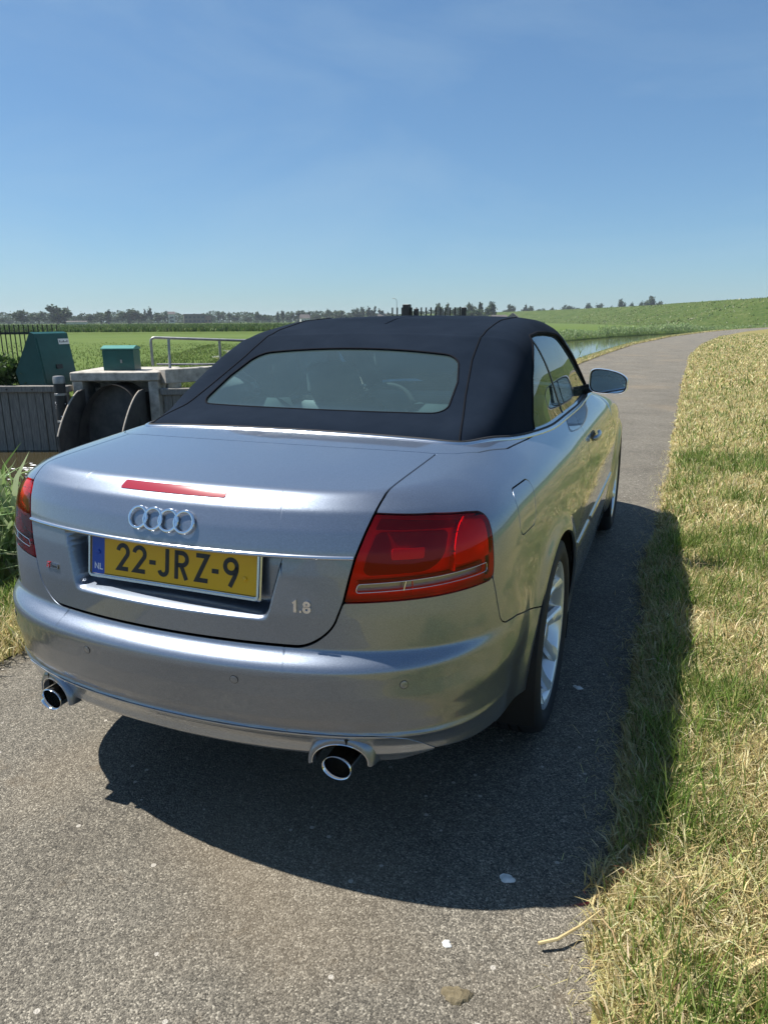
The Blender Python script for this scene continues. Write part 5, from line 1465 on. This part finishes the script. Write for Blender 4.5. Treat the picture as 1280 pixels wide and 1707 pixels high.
LEAF = np.array([(.035, .075, .016), (.05, .095, .02), (.075, .125, .03), (.03, .06, .015)])
bc = SM @ Vector((-1.75, .55, .38)); bu = tag(empty('bush', (bc.x, bc.y, 0)), 'dark leafy bush growing under the black fence at the left edge', 'bush')
V, Q, C = leaf_cloud(2600, (0, 0, .42), (.85, .40, .42), .055, LEAF*1.1, 4); fast_mesh('foliage', V, Q, None, 'blades', bu, C)
mb = MB(); 
for k in range(5): an = k*1.26; mb.tube([(.1*math.cos(an), .1*math.sin(an), -.2), (.3*math.cos(an), .2*math.sin(an), .25), (.5*math.cos(an), .3*math.sin(an), .5)], [.02, .014, .006], 6)
mb.build('stem', 'bark', bu)
# white umbels in the meadow
ORD0 = 'first second third fourth fifth'.split()
for k, (a, b) in enumerate(((1.5, 5.2), (2.1, 4.4), (2.35, 2.6), (2.75, 3.4), (3.2, 2.2))):
    p = SM @ Vector((a, b, 0)); um = tag(empty('cow_parsley', (p.x, p.y, -.02)), '%s white flowering umbel plant from the left in the meadow beyond the railing' % ORD0[k], 'wildflower', 'white umbels in the meadow')
    mb = MB(); h = .5+.12*(k % 3); mb.tube([(0, 0, 0), (.02, .01, h*.6), (.03, .0, h)], [.006, .005, .003], 6)
    for j in range(7): an = j*.9; mb.tube([(.03, 0, h), (.03+.09*math.cos(an), .09*math.sin(an), h+.05)], .002, 4)
    mb.build('stem', 'straw', um)
    V, Q, C = leaf_cloud(90, (.03, 0, h+.06), (.13, .13, .03), .012, np.array([(.7, .7, .62)]), k); fast_mesh('flower_head', V, Q, None, 'blades', um, C)

# ---------------------------------------------------------------- far trees, buildings, crop
TREE_PAL = np.array([(.045, .075, .028), (.058, .092, .034), (.072, .108, .042), (.038, .062, .026)])
def tree_proto(kind, seed):
    """unit tree of height 1: trunk with limbs, crown of leaf clumps"""
    r = np.random.default_rng(seed); rad, cz = {'round': ((.36, .36, .40), .58), 'tall': ((.26, .26, .46), .54), 'slim': ((.12, .12, .47), .52), 'low': ((.62, .5, .42), .52)}[kind]
    V, Q, C = leaf_cloud({'round': 1100, 'tall': 1000, 'slim': 500, 'low': 1100}[kind], (0, 0, cz), rad, .052, TREE_PAL, seed)
    f = fast_mesh('crown', V, Q, None, 'blades', None, C)
    mb = MB(); mb.tube([(0, 0, -.02), (.005, 0, .25), (0, .01, .55), (.01, 0, .8)], [.028, .02, .013, .004], 7)
    for j in range(6):
        an = r.uniform(0, 6.28); z = .22+.09*j; k = rad[0]*.75; mb.tube([(0, 0, z), (k*.5*math.cos(an), k*.5*math.sin(an), z+.09), (k*math.cos(an), k*math.sin(an), z+.16)], [.010, .007, .002], 5)
    t = mb.build('trunk', 'bark', None)
    return t, f
PROTO = {}
def tree(px, top, wpx, kind, D, label, base=None, group='trees along the horizon'):
    key = (kind, len(PROTO) % 3 if (kind, 2) not in PROTO else int(px) % 3)
    if key not in PROTO: PROTO[key] = tree_proto(kind, 10+len(PROTO)); first = True
    else: first = False
    t, f = PROTO[key]
    zt = CAM[2]+(532-top)/1200*D; z0 = -.4 if base is None else base; h = zt-z0
    p = fd(px, D); e = tag(empty('tree', (p.x, p.y, z0)), label, 'tree', group)
    wid = {'round': .80, 'tall': .58, 'slim': .27, 'low': 1.36}[kind]; sx = (wpx*1.22/1200*D)/wid
    e.scale = (sx, sx, h); e.rotation_euler = (0, 0, px*1.7)
    for o in (t, f):
        q = o if first else o.copy()
        if not first: COL.objects.link(q)
        q.parent = e
    return e
far = [(58, 513, 30, 'round', 430, 'broad round tree standing above the hedge at the far left horizon'), (86, 516, 30, 'round', 470, 'smaller tree between the broad left tree and the tallest tree'),
 (116, 505, 30, 'tall', 420, 'tallest dark tree on the left horizon above the green cabinet'), (127, 509, 24, 'tall', 425, 'dark tree leaning against the tallest tree, right half of the pair'),
 (20, 523, 44, 'low', 480, 'low wide tree mass at the left edge of the horizon'), (163, 517, 34, 'low', 500, 'wide pale crowned tree right of the tallest tree'),
 (186, 517, 26, 'round', 510, 'round tree in the middle of the left tree row'), (198, 513, 10, 'slim', 500, 'slim pointed poplar right of the round row tree'),
 (218, 519, 20, 'round', 520, 'low round tree left of the dark horizon clump'), (232, 512, 24, 'tall', 500, 'dark tall tree of the horizon clump above the small green box'), (246, 516, 22, 'round', 505, 'rounded tree at the right side of the dark clump'),
 (258, 514, 6, 'slim', 520, 'thin poplar just left of the taller poplar'), (266, 511, 7, 'slim', 520, 'taller of the two thin poplars above the railing'), (278, 518, 22, 'round', 530, 'round tree right of the two thin poplars'), (290, 518, 6, 'slim', 540, 'single narrow tree left of the flat-roofed block')]
for a in far: tree(*a)
ORD = 'first second third fourth fifth sixth seventh eighth ninth tenth eleventh twelfth thirteenth fourteenth fifteenth sixteenth seventeenth eighteenth nineteenth twentieth twenty-first twenty-second twenty-third twenty-fourth twenty-fifth twenty-sixth twenty-seventh twenty-eighth twenty-ninth thirtieth thirty-first thirty-second thirty-third thirty-fourth'.split()
NAMES = iter('%s small tree from the left in the hazy row behind the meadow' % q for q in ORD)
NAMES2 = iter('%s small tree from the left just showing above the dike crest' % q for q in ORD)
for px, top, w, kd in ((38, 526, 26, 'low'), (72, 524, 20, 'low'), (104, 525, 22, 'low'), (145, 523, 18, 'low'), (178, 524, 20, 'low'), (208, 525, 18, 'low'), (252, 525, 20, 'low'), (300, 523, 14, 'round'), (362, 521, 18, 'low'), (376, 518, 6, 'slim'), (383, 520, 5, 'slim'), (392, 519, 5, 'slim'), (402, 523, 16, 'round'), (422, 524, 18, 'low'), (437, 518, 7, 'slim'), (446, 523, 14, 'round'), (456, 524, 14, 'low'),
                       (471, 518, 7, 'slim'), (479, 517, 7, 'slim'), (492, 521, 16, 'round'), (503, 517, 8, 'slim'), (512, 517, 12, 'round'), (521, 518, 6, 'slim'), (533, 520, 20, 'low'), (552, 515, 26, 'low'), (570, 517, 18, 'round'), (585, 521, 14, 'low'), (596, 513, 14, 'round'), (606, 512, 12, 'round'), (617, 512, 8, 'slim'), (625, 512, 8, 'slim'), (636, 514, 9, 'slim'), (648, 520, 16, 'low')):
    tree(px, top, w, kd, 600, next(NAMES), group='small distant trees')
tree(730, 507, 16, 'round', 420, 'round tree showing between the fence bars above the roof')
tree(743, 507, 7, 'slim', 430, 'slim tree left of the broad crown above the roof'); tree(760, 513, 26, 'low', 420, 'low shrubby tree behind the right end of the fence'); tree(777, 506, 32, 'low', 430, 'broad crown right of the fence above the roof')
tree(797, 505, 8, 'slim', 430, 'pointed tree between two broad crowns above the roof'); tree(813, 505, 20, 'round', 430, 'round crown above the right roof edge'); tree(790, 516, 44, 'low', 410, 'hedge-like tree mass under the crowns above the roof')
for px, top, w, kd in ((838, 517, 16, 'low'), (845, 509, 14, 'round'), (868, 510, 7, 'slim'), (876, 512, 14, 'round'), (893, 514, 18, 'low'), (912, 514, 14, 'low'), (935, 508, 20, 'low'), (952, 515, 22, 'low'), (970, 508, 14, 'round'), (988, 508, 14, 'round'), (1005, 512, 16, 'low')):
    tree(px, top, w, kd, 640, next(NAMES2), 2.5, 'trees above the dike')
tree(1022, 502, 13, 'round', 640, 'round lone tree standing out above the dike crest', 3); tree(1038, 507, 16, 'low', 640, 'low tree right of the lone tree above the dike', 3); tree(1053, 505, 18, 'low', 640, 'left tree of the dark clump above the dike', 3); tree(1068, 498, 20, 'round', 640, 'highest tree of the dark clump above the dike', 3); tree(1082, 502, 18, 'low', 640, 'right tree of the dark clump above the dike', 3)

# far woodland reads as one mass
n = 52000; px = np.where(rng.random(n) < .62, rng.uniform(-80, 960, n), rng.uniform(1700, 4200, n)); D = rng.uniform(660, 760, n); hmax = 5.0+4.6*pnoise(px, px*0, .03, 11)+3*pnoise(px, px*0, .11, 12)
z = rng.uniform(-.5, 1, n)*hmax; V = []
P0 = np.array(CF)[None]+np.array(E2)[None]*D[:, None]+np.array(E1)[None]*((px-640)/1200*D)[:, None]; P0[:, 2] = z-.5
s = rng.uniform(.5, 1.1, n); u = rng.normal(0, 1, (n, 3)); u /= np.linalg.norm(u, axis=1, keepdims=True); v = np.cross(u, rng.normal(0, 1, (n, 3))); v /= np.linalg.norm(v, axis=1, keepdims=True)
Vv = np.stack([P0-u*s[:, None], P0-v*s[:, None], P0+u*s[:, None], P0+v*s[:, None]], 1).reshape(-1, 3); cc = np.repeat(pick(TREE_PAL, n), 4, 0)
o = fast_mesh('far_woodland', Vv, np.arange(4*n).reshape(-1, 4), None, 'blades', None, cc); tag(o, 'hazy continuous band of far trees along the horizon', 'woodland', kind='stuff')
# crop strip across the meadow
n = 42000; px = rng.uniform(-120, 900, n); D = 113+rng.random(n)**1.6*210
P0 = np.array(CF)[None]+np.array(E2)[None]*D[:, None]+np.array(E1)[None]*((px-640)/1200*D)[:, None]; P0[:, 2] = -.2
CP = np.array([(.07, .13, .025), (.10, .16, .035), (.05, .10, .02), (.15, .20, .06)])
parts = [blades(P0, rng.uniform(.35, .95, n), rng.uniform(.12, .3, n), rng.uniform(.1, .8, n), rng.uniform(0, 6.28, n), pick(CP, n))]
cat_blades('crop', parts, label='dark green strip of leafy crop at the far end of the meadow', cat='crop')

# rough grass and flowers on the dike face
n = 7000; ii = rng.uniform(8, 80, n); k = np.arange(121); t = rng.uniform(0, 1, n)
dx = np.interp(ii, k, DK[:, 0]); dy = np.interp(ii, k, DK[:, 1]); nx_ = np.interp(ii, k, ND[:, 0]); ny_ = np.interp(ii, k, ND[:, 1]); dof = -25*t
P0 = np.stack([dx+nx_*dof, dy+ny_*dof, np.interp(-dof, [0, 2.2, 8, 18, 26], [6.15, 5.8, 3.65, .75, -.65])], 1)
DP = np.array([(.08, .12, .03), (.12, .165, .04), (.18, .20, .07), (.15, .19, .05), (.40, .38, .26)])
cat_blades('dike_tufts', [blades(P0, rng.uniform(.15, .45, n), rng.uniform(.15, .45, n), rng.uniform(.4, .9, n), rng.uniform(0, 6.28, n), pick(DP*1.3, n))], label='rough tussocks and pale flowers on the dike face', cat='grass')

def house(px, D, w, d, h, roof, label, wall, name='house', base=-.4, flat=False, rz=.3, win=3):
    p = fd(px, D); e = tag(empty(name, (p.x, p.y, base), math.atan2(E1.y, E1.x)+rz), label, 'house' if name == 'house' else 'building')
    mb = MB(); mb.box((-w/2, -d/2, 0), (w/2, d/2, h)); mb.build('wall', wall, e)
    mb = MB()
    if flat: mb.box((-w/2-.3, -d/2-.3, h), (w/2+.3, d/2+.3, h+.5))
    else:
        V = [(-w/2-.3, -d/2-.4, h), (w/2+.3, -d/2-.4, h), (w/2+.3, d/2+.4, h), (-w/2-.3, d/2+.4, h), (-w/2-.3, 0, h+roof), (w/2+.3, 0, h+roof)]
        mb.add(V, [(0, 1, 5, 4), (2, 3, 4, 5), (0, 4, 3), (1, 2, 5), (0, 3, 2, 1)])
    mb.build('roof', 'roof_far', e)
    fl = max(1, int(h//2.8))
    for f in range(fl):
        for k in range(win):
            x = -w/2+w*(k+.5)/win; mb = MB(); mb.box((x-w/win*.30, -d/2-.05, f*2.8+.9), (x+w/win*.30, -d/2-.005, f*2.8+2.2)); mb.build('window', 'window_far', e)
house(336, 560, 15, 9, 6.2, 0, 'flat-roofed block on the horizon above the railing', 'roof_far', 'apartment_block', flat=True, win=5)
house(352, 565, 10, 8, 5.2, 0, 'lower flat-roofed block right of the taller one on the horizon', 'brick_far', 'apartment_block', flat=True, win=4)
house(514, 590, 7, 6, 3.2, 3, 'white-walled house in the distant tree row', 'wall_far'); house(640, 600, 9, 7, 3.4, 3, 'pale house in the trees left of the bar fence', 'wall_far')
house(849, 400, 5.5, 6, 2.4, 2.6, 'pale gabled house right of the roof on the horizon', 'wall_far', rz=1.3); house(826, 400, 8, 6, 2.4, 1.6, 'low grey-roofed barn left of the gabled house', 'wall_far')
house(147, 400, 10, 6, 1.6, .5, 'long low white shed at the foot of the tallest tree', 'wall_far', 'shed', win=0); house(988, 600, 8, 7, 6.2, 2.5, 'pale house half hidden behind the dike crest', 'wall_far'); house(300, 600, 5, 5, 7, 2, 'narrow pale house left of the flat-roofed block', 'wall_far', win=1)
p = fd(134.5, 760); sp = tag(empty('church_tower', (p.x, p.y, -.4)), 'thin church spire right of the tallest tree', 'church tower'); mb = MB(); mb.box((-2, -2, 0), (2, 2, 9)); mb.build('tower', 'brick_far', sp); mb = MB(); mb.lathe([(9, 2.2), (17.2, .05)], 8, 'z'); mb.build('spire', 'roof_far', sp)
p = fd(662, 150); lp = tag(empty('street_lamp', (p.x, p.y, -.2)), 'thin street lamp rising left of the gate post behind the roof', 'street lamp'); mb = MB(); mb.tube([(0, 0, 0), (0, 0, 5.0), (-.1, 0, 5.5), (-.5, 0, 5.75)], [.06, .045, .04, .035], 8); mb.build('pole', 'galvanised', lp, True); mb = MB(); mb.box((-.95, -.09, 5.70), (-.45, .09, 5.80), .02); mb.build('lamp_head', 'galvanised', lp)

# ---------------------------------------------------------------- small things on the road
def splat(name, x, y, r, mat, label, cat, seed, h=.004, z=.004):
    rr = np.random.default_rng(seed); n = 22; V = []; F = []
    R = r*(1+.35*np.convolve(rr.normal(0, 1, n+4), [.3, .4, .3], 'same')[:n])
    zz = .018*(1-((x+.16)/1.29)**2)-.018
    for k, (q, hh) in enumerate(((1, -.001), (.8, h*.7), (.35, h))):
        for i in range(n): a = 2*math.pi*i/n; V.append((R[i]*q*math.cos(a), .8*R[i]*q*math.sin(a), hh+rr.normal(0, h*.15)))
    for k in range(2):
        for i in range(n): F.append((k*n+i, k*n+(i+1) % n, (k+1)*n+(i+1) % n, (k+1)*n+i))
    F.append(tuple(range(2*n, 3*n))); o = mesh(name, V, F, mat, None, True); o.location = (x, y, zz+.0015); tag(o, label, cat)
splat('bird_dropping', *ROADPTS['drop1'], .020, 'dropping_white', 'white bird dropping on the asphalt inside the car shadow', 'bird dropping', 1)
splat('bird_dropping', *ROADPTS['drop2'], .012, 'dropping_white', 'small white dropping on sunlit asphalt near the bottom', 'bird dropping', 2)
splat('bird_dropping', *ROADPTS['drop3'], .018, 'dropping_white', 'white bird dropping on the asphalt beside the rear wheel', 'bird dropping', 3)
splat('dung', *ROADPTS['dung'], .030, 'dung_brown', 'flattened brown dung at the bottom of the road', 'dung', 4, .010)
def stalk(pts, r, label, mat='straw'):
    mb = MB(); mb.tube(pts, r, 6); o = mb.build('straw_stalk', mat, None, True); tag(o, label, 'stalk')
stalk([(1.0, -.979, .006), (1.04, -.955, .010), (1.085, -.90, .013), (1.127, -.851, .03)], [.0042, .0042, .0035, .002], 'pale dry stalk lying across the road edge by the shadow')
stalk([(1.105, -.815, .004), (1.112, -.74, .012), (1.135, -.66, .02), (1.18, -.60, .045)], [.0035, .004, .004, .003], 'curved grey stalk in the shadow at the road edge')
stalk([(1.40, -.99, .07), (1.45, -.945, .085), (1.54, -.87, .10)], [.008, .009, .008], 'thick pale stick in the grass at the bottom right')
# ---------------------------------------------------------------- thin summer haze in the air
mb = MB(); mb.box((-2600, -1500, -3.2), (2600, 2600, 24)); hz_o = mb.build('haze', None)
m, nt, o = new_mat('haze_air'); pv = nt.nodes.new('ShaderNodeVolumePrincipled'); pv.inputs['Color'].default_value = (.80, .90, 1, 1); pv.inputs['Density'].default_value = .00022; pv.inputs['Anisotropy'].default_value = .2
nt.links.new(pv.outputs[0], o.inputs['Volume']); hz_o.data.materials.append(m); hz_o['kind'] = 'stuff'
